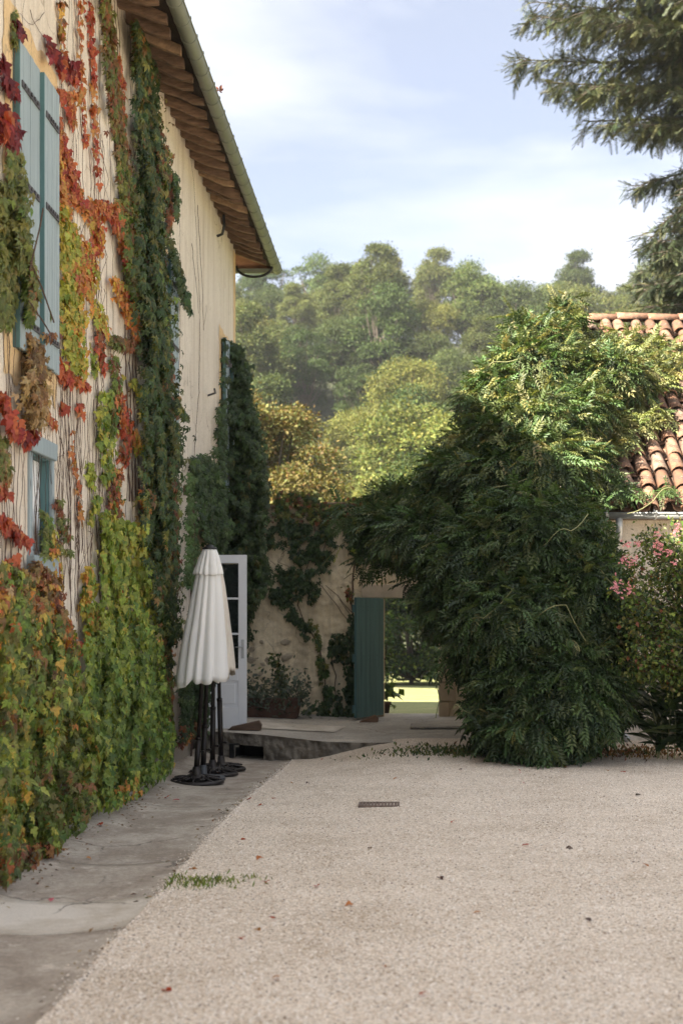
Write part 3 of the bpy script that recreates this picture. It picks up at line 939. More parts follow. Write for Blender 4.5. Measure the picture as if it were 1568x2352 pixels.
# the teal gate leaf, swung into the yard
gate = empty('garden_gate', (GL - .01, BY - .11, .12)); gate.rotation_euler = (0, 0, math.radians(180 + 62))
tag(gate, 'dark teal plank gate standing open into the yard beside the doorway', 'gate')
gw = .86; n = 6
for k in range(n):
    m = MB(); m.box(k * gw / n + .002, (k + 1) * gw / n - .002, -.02 + random.uniform(-.002, .002), .02, .0 + random.uniform(0, .012), 1.85 + random.uniform(-.004, .004))
    m.build('plank', M_TEALG, gate, bevel=.004)
for zz in (.14, .92, 1.68):
    m = MB(); m.box(.03, gw + .012, -.05, -.021, zz - .06, zz + .06); m.build('ledge', M_TEALG, gate, bevel=.005)
    for k in range(n):
        for dz_ in (-.03, .03):
            m = MB(); m.box((k + .5) * gw / n - .008, (k + .5) * gw / n + .008, .0185, .026, zz + dz_ - .008, zz + dz_ + .008); m.build('nail', M_TEALG, gate)

def chock(name, label, loc, rz, L, W, H, mat):
    m = MB()
    prof = [(-L / 2, .0), (L / 2 - .02, 0), (L / 2, H * .55), (L / 2 - .05, H), (-L / 2 + .06, H * .38)]
    n = len(prof)
    for s in (-W / 2, W / 2):
        m.v += [(a + random.uniform(-.006, .006), s + random.uniform(-.01, .01), b + (random.uniform(-.004, .004) if b else 0)) for a, b in prof]
    m.f.append(tuple(range(n))); m.f.append(tuple(range(2 * n - 1, n - 1, -1)))
    for k in range(n): m.f.append(((k + 1) % n, k, n + k, n + (k + 1) % n))
    o = m.build(name, mat, None, bevel=.008); o.location = loc; o.rotation_euler = (0, 0, rz)
    tag(o, label, 'wood block'); return o
M_CHOCK = simple('split_wood', (.09, .055, .035), .85, var=.5, scale=6, mapping=(1, 6, 6), bscale=30, bstr=.5)
M_CHOCK2 = simple('brown_wood_block', (.16, .095, .06), .85, var=.4, scale=6, mapping=(1, 6, 6), bscale=30, bstr=.5)
chock('wood_wedge', 'dark split wood wedge under the open white door', (-2.24, 19.47, terrace_z(-2.24, 19.47) + .0), .05, .48, .16, .13, M_CHOCK)
chock('wood_block', 'brown wood block at the foot of the teal gate', (-.60, 21.45, terrace_z(-.6, 21.45)), .08, .30, .14, .11, M_CHOCK2)

# ------------------------------------------------------------------ outbuilding on the right
OB = empty('outbuilding', (2.4, 18.4, 0))
tag(OB, 'low pale outbuilding with old clay tile roof at the right edge', 'building')
OX, OY, OE = 2.46, 18.4, 3.02
m = MB()
nx, nz = 50, 30
vid = {}
for i in range(nx + 1):
    for j in range(nz + 1):
        x = OX + 6.5 * i / nx; z = -.3 + (OE + .3) * j / nz
        vid[i, j] = len(m.v); m.v.append((x, OY - .02 * mnoise.noise(Vector((x * 2, z * 2, 1))) - .012 * mnoise.noise(Vector((x * 7, z * 7, 4))), z))
for i in range(nx):
    for j in range(nz): m.f.append((vid[i, j], vid[i + 1, j], vid[i + 1, j + 1], vid[i, j + 1]))
RP = .745; RUN = 4.15; RZ0 = 3.10
m.poly([(OX, OY, -.3), (OX, OY, OE), (OX, OY + RUN, OE + RP * RUN), (OX, OY + 2 * RUN, OE), (OX, OY + 2 * RUN, -.3)])
m.poly([(OX + 6.5, OY, -.3), (OX + 6.5, OY + 2 * RUN, -.3), (OX + 6.5, OY + 2 * RUN, OE), (OX + 6.5, OY + RUN, OE + RP * RUN), (OX + 6.5, OY, OE)])
m.poly([(OX, OY + 2 * RUN, -.3), (OX, OY + 2 * RUN, OE), (OX + 6.5, OY + 2 * RUN, OE), (OX + 6.5, OY + 2 * RUN, -.3)])
attach(m.build('wall', M_OUTB, None, True), OB)
oroof = empty('roof', (OX, OY, RZ0)); attach(oroof, OB)
def opart(o):
    o.parent = oroof; o.location = Vector(o.location) - Vector(OB.location) - Vector(oroof.location); return o
ang = math.atan(RP); SL = (RUN + .28) / math.cos(ang)
y0e = OY - .28; z0e = RZ0 - .28 * RP + .12
m = MB()
m.v = [(OX - .12, y0e + .03, z0e - .07), (OX + 6.5, y0e + .03, z0e - .07), (OX + 6.5, OY + RUN, z0e - .07 + RP * (RUN + .25)), (OX - .12, OY + RUN, z0e - .07 + RP * (RUN + .25)),
       (OX - .12, OY + 2 * RUN + .3, z0e - .09), (OX + 6.5, OY + 2 * RUN + .3, z0e - .09)]
m.f = [(0, 1, 2, 3), (3, 2, 5, 4)]
o = m.build('roof_deck', M_WOODOLD); opart(o); so = o.modifiers.new('t', 'SOLIDIFY'); so.thickness = .04; so.offset = -1
COVER = canal_mesh('cover_tile', .48, .108, .082, M_TILE)
PAN = canal_mesh('pan_tile', .48, .085, .108, M_TILE)
cols, rows = 12, 13
exp_ = SL / rows
sp = .232
dirv = Vector((0, math.cos(ang), math.sin(ang))); nrm = Vector((0, -math.sin(ang), math.cos(ang)))
R0 = Matrix.Rotation(ang, 4, 'X')
def place_tile(name, me, x, s, lift, flip=False):
    o = bpy.data.objects.new(name, me); COL.objects.link(o)
    p = Vector((x + random.uniform(-.02, .02), y0e, z0e)) + dirv * (s + random.uniform(-.045, .03)) + nrm * lift
    M = Matrix.Translation(p) @ R0 @ Matrix.Rotation(random.uniform(-.06, .06), 4, 'Z') @ Matrix.Rotation(-.045 + random.uniform(-.03, .025), 4, 'X')
    if flip: M = M @ Matrix.Rotation(math.pi, 4, 'Y')
    o.parent = oroof
    o.matrix_basis = Matrix.Translation(-Vector(OB.location) - Vector(oroof.location)) @ M
    return o
for c in range(cols):
    x = OX - .06 + c * sp
    for r in range(rows):
        place_tile('cover_tile', COVER, x, r * exp_ - (.03 if r == 0 else 0), .055 + (.0 if r else .012))
        if c < cols - 1:
            place_tile('pan_tile', PAN, x + sp / 2, r * exp_, .085, True)
# ridge tiles
RIDGE = canal_mesh('ridge_tile', .52, .15, .13, M_TILE)
rzz = z0e + (RUN + .28) * RP
for k in range(6):
    o = bpy.data.objects.new('ridge_tile', RIDGE); COL.objects.link(o)
    M = Matrix.Translation((OX - .15 + k * .49, OY + RUN + .02, rzz + .04 + random.uniform(-.01, .01))) @ Matrix.Rotation(-math.pi / 2, 4, 'Z') @ Matrix.Rotation(random.uniform(-.02, .02), 4, 'X')
    o.parent = oroof; o.matrix_basis = Matrix.Translation(-Vector(OB.location) - Vector(oroof.location)) @ M
# zinc gutter and downpipe
og = empty('gutter', (OX, y0e - .05, z0e - .12)); attach(og, OB)
def ogp(o):
    o.parent = og; o.location = Vector(o.location) - Vector(OB.location) - Vector(og.location); return o
gy, gz = y0e - .045, 2.99
m = MB(); trough(m, (OX - .08, gy, gz), (OX + 6.5, gy, gz), 'x', .075); m.tube([(OX - .08, gy - .075, gz), (OX + 6.5, gy - .075, gz)], .011, 8)
ogp(m.build('trough', M_ZINC2, None, True))
m = MB(); m.v = [(OX - .081, gy, gz)] + [(OX - .081, gy + .078 * math.cos(math.pi + math.pi * k / 12), gz + .078 * math.sin(math.pi + math.pi * k / 12)) for k in range(13)]
m.f = [(0, k + 1, k + 2) for k in range(12)]; o = m.build('end_cap', M_ZINC2); so = o.modifiers.new('t', 'SOLIDIFY'); so.thickness = .006; ogp(o)
for k in range(9):
    xx = OX + .04 + k * .62
    m = MB(); trough(m, (xx, gy, gz), (xx + .025, gy, gz), 'x', .081, th=.008); m.box(xx, xx + .025, gy - .088, gy - .06, gz, gz + .03); m.box(xx, xx + .025, gy + .06, gy + .068, gz, gz + .10)
    ogp(m.build('bracket', M_ZINC2))
px_ = OX + .215
m = MB(); m.tube([(px_, gy, gz - .06), (px_, gy, gz - .20), (px_, gy + .05, gz - .27), (px_, OY - .09, gz - .40), (px_, OY - .075, gz - .5), (px_, OY - .075, .36), (px_ + .005, OY - .09, .27), (px_ + .05, OY - .16, .17), (px_ + .12, OY - .25, .11)], .046, 14)
ogp(m.build('downpipe', M_ZINC2, None, True))
for zz in (2.30, 1.2, .42):
    m = MB(); m.tube([(px_, OY - .075, zz), (px_, OY - .075, zz + .03)], .052, 14); ogp(m.build('pipe_collar', M_ZINC2))
# ------------------------------------------------------------------ leaf kit
def tmpl(verts, faces):
    return np.array(verts, float), faces
def ivy_template(seed):
    """three-lobed creeper leaf, stalk at the origin, tip along +Y, folded on the midrib"""
    r = random.Random(seed)
    half = [(.0, .0), (.18, -.13), (.40, -.05), (.56, .20), (.38, .26), (.25, .38), (.33, .52), (.17, .68), (.0, 1.0)]
    v = [(0, 0, 0), (0, .45, .0), (0, 1.0, -.10)]
    right = [(x * (1 + r.uniform(-.1, .1)), y + r.uniform(-.03, .03)) for x, y in half[1:-1]]
    left = [(-x * (1 + r.uniform(-.1, .1)), y + r.uniform(-.03, .03)) for x, y in half[1:-1]]
    zf = lambda x, y: .34 * abs(x) - .22 * y * y - .45 * max(0, abs(x) - .3)
    v[1] = (0, .45, zf(0, .45)); v[2] = (0, 1.0, zf(0, 1.0))
    f = []
    for side in (right, left):
        n = len(v); v += [(x, y, zf(x, y)) for x, y in side]
        seq = [0] + [n + k for k in range(len(side))] + [2]
        for a, b in zip(seq, seq[1:]):
            f.append((1, a, b) if side is right else (1, b, a))
    return tmpl(v, f)
def creeper_template(seed):
    """five leaflets fanned from one stalk"""
    r = random.Random(seed); v = []; f = []
    for a, L in ((-100, .62), (-48, .85), (0, 1.0), (48, .85), (100, .62)):
        a = math.radians(a + r.uniform(-8, 8)); L *= r.uniform(.9, 1.1)
        w = L * .24; c, s = math.sin(a), math.cos(a)
        dr = r.uniform(.12, .3)
        n = len(v)
        for (q, t, zz) in ((0, 0, 0), (w * .95, .52, .06), (0, 1.0, -dr), (-w * .95, .52, .06), (0, .5, -.03)):
            y = t * L; x = q
            v.append((x * s + y * c, -x * c + y * s, zz * L - .12 * t * t * L))
        for (p, q_) in ((0, 1), (1, 2), (2, 3), (3, 0)): f.append((n + 4, n + p, n + q_))
    return tmpl(v, f)
def wisteria_template(seed, pairs=5):
    """pinnate leaf: rachis with paired lance leaflets"""
    r = random.Random(seed); v = []; f = []
    def leaflet(x, y, z, ang, L, w, droop):
        n = len(v); c, s = math.cos(ang), math.sin(ang)
        for (t, q, zz) in ((0, 0, 0), (.4, w, .03), (1, 0, -droop), (.4, -w, .03)):
            a = t * L; b = q
            v.append((x + a * c - b * s, y + a * s + b * c, z + zz - (.0)))
        f.append((n, n + 1, n + 2)); f.append((n, n + 2, n + 3))
    zc = lambda y: -.35 * y * y
    for k in range(pairs):
        y = .2 + .68 * k / (pairs - 1)
        L = .34 * (1 - .25 * abs(k / (pairs - 1) - .4)) * r.uniform(.85, 1.15)
        for s in (-1, 1):
            leaflet(0, y, zc(y), math.pi / 2 - s * math.radians(r.uniform(48, 68)), L, .068, r.uniform(.06, .16))
    leaflet(0, .95, zc(.95), math.pi / 2, .36, .07, .14)
    n = len(v); v += [(-.009, 0, 0), (.009, 0, 0), (0, 1.0, zc(1.0))]; f.append((n, n + 1, n + 2))
    return tmpl(v, f)
def simple_leaf(ratio=.5, fold=.15, droop=.15):
    v = [(0, 0, 0), (ratio / 2, .45, fold * .5), (0, 1, -droop), (-ratio / 2, .45, fold * .5)]
    return tmpl(v, [(0, 1, 2), (0, 2, 3)])
def long_leaf():
    v = []; f = []
    for k in range(5):
        t = k / 4; w = .125 * math.sin(math.pi * (.12 + .86 * t)); z = -.45 * t * t
        v += [(-w, t, z + .02), (0, t, z), (w, t, z + .02)]
    for k in range(4):
        a = k * 3
        f += [(a, a + 1, a + 4, a + 3), (a + 1, a + 2, a + 5, a + 4)]
    return tmpl(v, f)
IVY = [ivy_template(s) for s in (1, 2, 3)]
CRE = [creeper_template(s) for s in (4, 5, 6)]
WIS = [wisteria_template(s, p) for s, p in ((7, 5), (8, 6), (9, 5))]
LFS = [simple_leaf(.5), simple_leaf(.62, .2, .25), simple_leaf(.42, .1, .1)]
RND = [simple_leaf(.8, .1, .1), simple_leaf(.7, .2, .2)]
LNG = [long_leaf()]

def frames(T, Nn):
    """rotation matrices whose columns are side, tip direction, face normal"""
    T = T / np.linalg.norm(T, axis=1, keepdims=True)
    Nn = Nn - T * (T * Nn).sum(1, keepdims=True)
    Nn = Nn / (np.linalg.norm(Nn, axis=1, keepdims=True) + 1e-9)
    S = np.cross(T, Nn)
    return np.stack([S, T, Nn], axis=2)

class Leaves:
    """a list of leaves; becomes single leaf objects for the largest and one joined mass for the rest"""
    def __init__(s, kinds, prefix):
        s.kinds = kinds; s.prefix = prefix; s.f = .76 if kinds is IVY else .68; s.P = []; s.R = []; s.S = []; s.C = []; s.K = []
    def add(s, P, T, N, S, C, K=None):
        n = len(P)
        s.P.append(np.asarray(P, float)); s.R.append(frames(np.asarray(T, float), np.asarray(N, float)))
        s.S.append(np.asarray(S, float)); s.C.append(np.asarray(C, float))
        s.K.append(RNG.integers(0, len(s.kinds), n) if K is None else np.asarray(K))
    def cat(s):
        return [np.concatenate(a) for a in (s.P, s.R, s.S, s.C, s.K)]
    def build(s, parent, mat, matobj=None, single=300, name='foliage', front=None, leafname='leaf'):
        P, R, S, C, K = s.cat()
        off = np.array(parent.location)
        single = min(single, len(P)) if matobj else 0
        idx = np.arange(len(P))
        if single:
            sz = S / np.linalg.norm(P - np.array([0, 0, EYE]), axis=1)
            if front is not None: sz = sz * front(P)
            order = np.argsort(-sz)
            pick, idx = order[:single], order[single:]
            meshes = []
            for q, (tv, tf) in enumerate(s.kinds):
                me = bpy.data.meshes.new(s.prefix); me.from_pydata([tuple(v) for v in tv], [], tf); me.materials.append(matobj); me.update(); meshes.append(me)
            for i in pick:
                o = bpy.data.objects.new(leafname, meshes[K[i]]); COL.objects.link(o); o.parent = parent
                M = Matrix.Identity(4)
                for a in range(3):
                    for b in range(3): M[a][b] = R[i, a, b] * S[i]
                    M[a][3] = P[i, a] - off[a]
                o.matrix_basis = M
                o.color = (*C[i], 1)
        if len(idx) == 0: return None
        V = []; FL = []; FT = []; CO = []; base = 0
        for q, (tv, tf) in enumerate(s.kinds):
            ii = idx[K[idx] == q]
            if len(ii) == 0: continue
            vv = np.einsum('nij,vj->nvi', R[ii], tv) * S[ii][:, None, None] + P[ii][:, None, :] - off
            nv = len(tv)
            V.append(vv.reshape(-1, 3)); CO.append(np.repeat(C[ii], nv, axis=0))
            starts = base + np.arange(len(ii)) * nv
            for L in sorted({len(f) for f in tf}):
                fa = np.array([f for f in tf if len(f) == L])
                ff = (fa[None, :, :] + starts[:, None, None]).reshape(-1)
                FL.append(ff); FT.append(np.full(len(ff) // L, L))
            base += len(ii) * nv
        V = np.concatenate(V); CO = np.concatenate(CO); FL = np.concatenate(FL); FT = np.concatenate(FT)
        me = bpy.data.meshes.new(name)
        me.vertices.add(len(V)); me.vertices.foreach_set('co', V.astype(np.float32).ravel())
        me.loops.add(len(FL)); me.loops.foreach_set('vertex_index', FL.astype(np.int32))
        me.polygons.add(len(FT))
        st = np.concatenate([[0], np.cumsum(FT)[:-1]])
        me.polygons.foreach_set('loop_start', st.astype(np.int32))
        me.update(calc_edges=True)
        at = me.color_attributes.new('Col', 'FLOAT_COLOR', 'POINT')
        at.data.foreach_set('color', np.concatenate([CO, np.ones((len(CO), 1))], axis=1).astype(np.float32).ravel())
        me.materials.append(mat); me.validate()
        o = bpy.data.objects.new(name, me); COL.objects.link(o)
        o.parent = parent; o['kind'] = 'stuff'
        return o

PAL = {
    'crimson': [(.17, .018, .022), (.22, .026, .024), (.11, .014, .02)],
    'red': [(.36, .06, .028), (.30, .045, .025), (.42, .11, .04)],
    'orange': [(.48, .17, .05), (.43, .13, .042), (.48, .23, .065), (.36, .11, .04), (.40, .20, .06)],
    'gold': [(.52, .33, .06), (.46, .32, .06), (.52, .22, .045)],
    'yellow': [(.38, .36, .06), (.30, .32, .05), (.44, .35, .065), (.26, .27, .04)],
    'lime': [(.24, .30, .045), (.19, .26, .04), (.30, .33, .06), (.14, .20, .03)],
    'green': [(.10, .165, .028), (.075, .13, .022), (.13, .19, .035), (.17, .22, .04)],
    'dark': [(.032, .062, .018), (.042, .078, .022), (.025, .05, .015), (.055, .085, .025), (.085, .085, .02)],
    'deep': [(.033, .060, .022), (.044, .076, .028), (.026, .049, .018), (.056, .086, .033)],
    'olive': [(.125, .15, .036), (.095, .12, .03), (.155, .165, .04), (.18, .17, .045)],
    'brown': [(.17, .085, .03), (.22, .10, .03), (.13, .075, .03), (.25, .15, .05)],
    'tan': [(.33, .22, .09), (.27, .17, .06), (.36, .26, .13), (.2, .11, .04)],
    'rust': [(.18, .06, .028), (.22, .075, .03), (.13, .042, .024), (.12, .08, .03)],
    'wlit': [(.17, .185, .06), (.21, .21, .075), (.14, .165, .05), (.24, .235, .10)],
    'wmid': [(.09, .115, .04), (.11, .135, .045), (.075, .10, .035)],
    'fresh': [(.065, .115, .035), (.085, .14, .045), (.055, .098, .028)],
}
def pick_cols(spec, n):
    """spec: palette names with weights, e.g. 'yellow*2 orange'"""
    pool = []; w = []
    for t in spec.split():
        nm, _, ww = t.partition('*')
        for c in PAL[nm]:
            pool.append(c); w.append(float(ww or 1) / len(PAL[nm]))
    w = np.array(w) / sum(w)
    c = np.array(pool)[RNG.choice(len(pool), n, p=w)]
    return np.clip(c * RNG.uniform(.78, 1.22, (n, 1)) * RNG.uniform(.92, 1.08, (n, 3)), 0, 1)

def pick_cols_at(spec, P, freq=1.6):
    n = len(P)
    nz = np.array([mnoise.noise(Vector(q) * freq) + .5 * mnoise.noise(Vector(q) * freq * 2.7) for q in P])
    u = np.argsort(np.argsort(nz * .6 + RNG.uniform(-.32, .32, n))) / max(1, n)
    names = []; w = []
    for t in spec.split():
        nm, _, ww = t.partition('*'); names.append(nm); w.append(float(ww or 1))
    cum = np.cumsum(w) / sum(w)
    g = np.searchsorted(cum, u, side='right').clip(0, len(names) - 1)
    out = np.zeros((n, 3))
    for k, nm in enumerate(names):
        q = g == k; out[q] = np.array(PAL[nm])[RNG.integers(0, len(PAL[nm]), q.sum())]
    return np.clip(out * RNG.uniform(.75, 1.22, (n, 1)) * RNG.uniform(.92, 1.08, (n, 3)), 0, 1)
def in_poly(px, py, poly):
    ins = np.zeros(len(px), bool)
    n = len(poly); j = n - 1
    for i in range(n):
        xi, yi = poly[i]; xj, yj = poly[j]
        c = ((yi > py) != (yj > py)) & (px < (xj - xi) * (py - yi) / (yj - yi + 1e-9) + xi)
        ins ^= c; j = i
    return ins
def sample_poly(poly, n):
    p = np.array(poly, float); lo, hi = p.min(0), p.max(0)
    out = np.zeros((0, 2))
    while len(out) < n:
        c = RNG.uniform(lo, hi, (n * 2 + 20, 2)); c = c[in_poly(c[:, 0], c[:, 1], poly)]
        out = np.concatenate([out, c])
    return out[:n]
def sample_stroke(path, n):
    """path: [(x, y, halfwidth)]"""
    p = np.array(path, float); seg = np.hypot(*(p[1:, :2] - p[:-1, :2]).T); w = seg * (p[1:, 2] + p[:-1, 2] + 4)
    k = RNG.choice(len(seg), n, p=w / w.sum()); t = RNG.uniform(0, 1, n)[:, None]
    q = p[k] * (1 - t) + p[k + 1] * t
    return q[:, :2] + RNG.normal(0, .5, (n, 2)) * np.stack([q[:, 2], q[:, 2] * .5 + 3], 1)

def wall_leaves(L, pts, size, cols, out=(.02, .10), droop=.5, face=.38):
    """hang leaves on the long wall (plane X = WX) at the given view points"""
    n = len(pts)
    pts = pts[pts[:, 0] < 900]; n = len(pts)
    if n == 0: return
    d_ = -WX * F / (VX - pts[:, 0]); z_ = EYE - (pts[:, 1] - VY) * d_ / F
    lump = np.array([.5 + .5 * mnoise.noise(Vector((a * 2.3, b * 2.3, 1.7))) + .32 * mnoise.noise(Vector((a * 6.5, b * 6.5, 4.4))) for a, b in zip(d_, z_)]).clip(.08, 1.15)
    u_ = RNG.uniform(0, 1, n) ** .5
    t = out[0] + (out[1] - out[0]) * lump * u_ * 1.25
    X = WX + t
    d = -X * F / (VX - pts[:, 0])
    Z = EYE - (pts[:, 1] - VY) * d / F
    P = np.stack([X, d, Z], 1)
    ok = P[:, 2] > -.15
    T = np.stack([RNG.normal(.28, .28, n), RNG.normal(0, .38, n), RNG.normal(-1, .3, n)], 1)
    N = np.stack([RNG.normal(1, .25, n), RNG.normal(-face, .55, n), RNG.normal(.45, .35, n)], 1)
    S = size * L.f * RNG.uniform(.6, 1.3, n)
    cc = pick_cols_at(cols, P) if isinstance(cols, str) else cols[:n]
    L.add(P[ok], T[ok], N[ok], S[ok], cc[ok])

def wall_stems(m, paths, r=.006, wig=.012):
    """woody strands on the long wall: paths in view coordinates"""
    for p in paths:
        pts = []
        for (x, y) in p:
            d = -(WX + .012) * F / (VX - x)
            pts.append(Vector((WX + .012, d, EYE - (y - VY) * d / F)))
        fine = []
        for a, b in zip(pts, pts[1:]):
            k = max(2, int((b - a).length / .09))
            for q in range(k):
                fine.append(a.lerp(b, q / k) + Vector((random.uniform(0, .012), random.uniform(-wig, wig), random.uniform(-wig, wig))))
        fine.append(pts[-1])
        n = len(fine)
        m.tube(fine, [r * (1 - .6 * i / n) for i in range(n)], 4, False)

def vine(name, label, base, group='creepers climbing the walls'):
    v = empty(name, base); tag(v, label, 'vine', group); return v

# ------------------------------------------------------------------ creepers on the house
def wpt(x):  # base point on the wall foot under view column x
    d = -(WX) * F / (VX - x); return (WX + .05, d, strip_z(WX + .05, d))

# 1 colourful three-lobed ivy between the window and the dark column
v1 = vine('ivy_vine', 'red, orange and yellow lobed ivy spread over the near house wall', wpt(250))
L = Leaves(IVY, 'ivy_leaf')
strokes = [  # path, colours, leaves, size, outward
    ([(139, 0, 7), (140, 60, 8), (146, 120, 7)], 'orange gold brown', 26, .085, .05),
    ([(112, 95, 3), (125, 130, 16), (148, 145, 20), (160, 165, 18), (170, 185, 8)], 'crimson*3 red', 42, .11, .10),
    ([(105, 75, 2), (112, 105, 3)], 'crimson', 5, .09, .05),
    ([(128, 205, 10), (150, 225, 16), (172, 215, 12)], 'red*2 orange*2', 38, .085, .08),
    ([(165, 240, 10), (160, 265, 10), (168, 285, 5)], 'red orange', 24, .08, .07),
    ([(128, 270, 8), (135, 320, 14), (150, 380, 16), (170, 430, 14), (188, 455, 12)], 'red*2 orange*2', 150, .085, .08),
    ([(130, 330, 6), (140, 420, 10), (150, 480, 14)], 'orange*2 gold', 70, .085, .07),
    ([(183, 0, 5), (186, 120, 6), (190, 250, 5), (197, 330, 4)], 'orange*2 red', 70, .075, .05),
    ([(196, 10, 3), (205, 70, 3), (206, 120, 3)], 'red', 22, .06, .04),
    ([(207, 0, 5), (213, 130, 7), (214, 260, 7), (220, 330, 6), (226, 430, 4)], 'red*2 orange', 95, .085, .06),
    ([(200, 470, 14), (235, 470, 14), (270, 480, 16), (290, 465, 12)], 'orange*2 red', 110, .08, .08),
    ([(150, 430, 5), (175, 462, 8), (200, 480, 12), (225, 500, 14)], 'orange*2 red', 70, .08, .07),
    ([(255, 490, 16), (280, 530, 16), (288, 580, 12), (292, 615, 6)], 'orange*2 red*1.5', 110, .08, .09),
    ([(215, 500, 16), (230, 545, 14), (222, 580, 10)], 'orange gold red', 60, .08, .08),
    ([(142, 470, 12), (160, 530, 26), (170, 600, 30), (180, 660, 26)], 'yellow*3 gold orange', 190, .09, .10),
    ([(190, 560, 20), (210, 620, 16), (205, 680, 14)], 'gold orange yellow', 80, .085, .09),
    ([(150, 650, 22), (165, 720, 30), (170, 800, 26), (188, 850, 14)], 'yellow*3 lime gold', 190, .09, .10),
    ([(218, 700, 18), (232, 740, 14), (245, 770, 8)], 'yellow gold', 50, .08, .08),
    ([(136, 835, 10), (148, 860, 14), (158, 880, 10)], 'red*3', 34, .10, .08),
    ([(265, 640, 14), (285, 680, 20), (300, 720, 18), (312, 750, 12), (315, 780, 6)], 'orange*2 gold', 105, .08, .09),
    ([(300, 560, 6), (302, 640, 6), (296, 680, 6)], 'orange red', 30, .075, .07),
    ([(170, 870, 10), (190, 880, 8), (200, 890, 6)], 'orange red', 22, .085, .07),
    ([(230, 760, 10), (232, 800, 10), (238, 860, 6)], 'red*2 rust', 42, .085, .08),
    ([(215, 810, 8), (218, 860, 8)], 'yellow lime', 30, .08, .06),
    ([(140, 925, 5), (143, 945, 6)], 'red', 10, .09, .05),
    ([(180, 925, 8), (184, 950, 7)], 'red*2 orange', 14, .09, .05),
    ([(108, 945, 5), (116, 970, 6), (125, 985, 4)], 'orange red', 14, .08, .05),
    ([(240, 900, 14), (246, 980, 20), (250, 1060, 18), (240, 1110, 14)], 'lime*2 yellow green', 130, .085, .10),
    ([(232, 930, 8), (228, 980, 8), (236, 1040, 8)], 'yellow*2 lime', 50, .08, .07),
    ([(272, 900, 10), (285, 960, 14), (292, 1010, 12), (280, 1060, 10)], 'red*2 rust orange', 90, .085, .10),
    ([(300, 870, 10), (322, 900, 12), (326, 960, 8)], 'yellow*2 lime', 60, .08, .09),
    ([(298, 990, 10), (314, 1010, 12), (322, 1040, 8)], 'orange gold yellow', 44, .08, .09),
    ([(205, 1060, 8), (210, 1110, 10), (222, 1150, 8), (205, 1200, 10)], 'yellow lime*2', 60, .08, .07),
    ([(268, 1080, 14), (262, 1130, 14), (268, 1180, 16)], 'rust*2 orange green', 70, .08, .10),
    ([(165, 990, 4), (167, 1050, 4), (172, 1090, 4), (182, 1150, 5), (186, 1200, 5)], 'orange*2', 34, .07, .05),
    ([(245, 1180, 20), (262, 1230, 26), (250, 1300, 26)], 'lime*2 yellow*2', 170, .085, .14),
    ([(325, 1130, 12), (340, 1170, 12), (350, 1220, 10), (352, 1290, 8)], 'gold*2 orange*2', 80, .085, .16),
    ([(352, 1300, 7), (355, 1380, 8), (362, 1440, 8), (356, 1500, 8)], 'orange*2 gold lime', 60, .085, .2),
    ([(205, 1310, 14), (200, 1370, 20), (215, 1420, 20), (208, 1470, 14)], 'yellow*2 lime*2 gold', 110, .085, .10),
    ([(225, 1400, 10), (232, 1450, 10), (215, 1490, 10), (170, 1480, 6)], 'orange*2 red', 60, .085, .10),
    ([(275, 1330, 10), (285, 1380, 10), (270, 1420, 8)], 'rust red green', 50, .085, .14),
    ([(196, 560, 5), (200, 600, 7), (206, 630, 6)], 'red orange', 30, .08, .07),
]
for path, c, n, sz, out in strokes:
    k = int(n * (.95 if max(q[2] for q in path) <= 8 else 1.8) * (1.45 if 'orange' in c or 'gold' in c else 1)); wall_leaves(L, sample_stroke(path, k), sz, c, (.01, out))
# dense lower curtain
def blob(poly, n, sz, c, out, grad=None, LL=None):
    n = int(n * 2.6)
    pts = sample_poly(poly, n)
    wall_leaves(LL or L, pts, sz, c, out)
blob([(232, 1190), (345, 1200), (352, 1300), (300, 1340), (240, 1330)], 360, .085, 'yellow*2 lime*3', (.02, .20))
blob([(235, 1320), (352, 1290), (362, 1420), (330, 1470), (225, 1480)], 460, .085, 'lime*3 yellow green', (.03, .26))
blob([(190, 1470), (362, 1430), (385, 1560), (380, 1640), (260, 1640), (205, 1600)], 760, .085, 'lime*2 green*2', (.05, .36))
blob([(215, 1600), (385, 1560), (402, 1690), (388, 1762), (300, 1805), (240, 1838), (222, 1760)], 900, .085, 'green*3 lime', (.05, .44))
blob([(225, 1700), (250, 1690), (255, 1840), (238, 1868), (222, 1860)], 150, .085, 'lime yellow gold*.6', (.05, .38))
blob([(300, 1780), (395, 1735), (400, 1765), (310, 1830), (250, 1860), (240, 1845)], 130, .07, 'green lime gold*.3', (.3, .5))
m = MB()
sp_ = []
for k in range(40):
    x = random.choice([random.uniform(125, 330), random.uniform(130, 240)]); y = random.uniform(1250, 1500)
    top = random.choice([0, 0, random.uniform(100, 700), random.uniform(500, 1000)])
    path_ = [(x, y)]
    while y > top:
        y -= random.uniform(50, 110); x += random.uniform(-7, 6.5) - (1.2 if x > 300 else 0)
        x = max(105, min(335, x)); path_.append((x, max(y, -40)))
    sp_.append(path_)
for k in range(46):
    x = random.uniform(120, 320); y = random.uniform(300, 1250)
    sp_.append([(x, y), (x + random.uniform(-10, 10), y + random.uniform(10, 40)), (x + random.uniform(-24, 24), y + random.uniform(40, 110)), (x + random.uniform(-30, 30), y + random.uniform(90, 190))])
for x0_ in (183, 207, 139, 245, 330, 300):
    sp_.append([(x0_ - 4, -40), (x0_, 150), (x0_ + 5, 330), (x0_ + 12, 560), (x0_ + 14, 800), (x0_ + 18, 1000), (x0_ + 22, 1200)])
wall_stems(m, sp_, .0030)
o = m.build('stem', M_STEM); attach(o, v1)
L.build(v1, M_LEAF, M_LEAFO, 300)

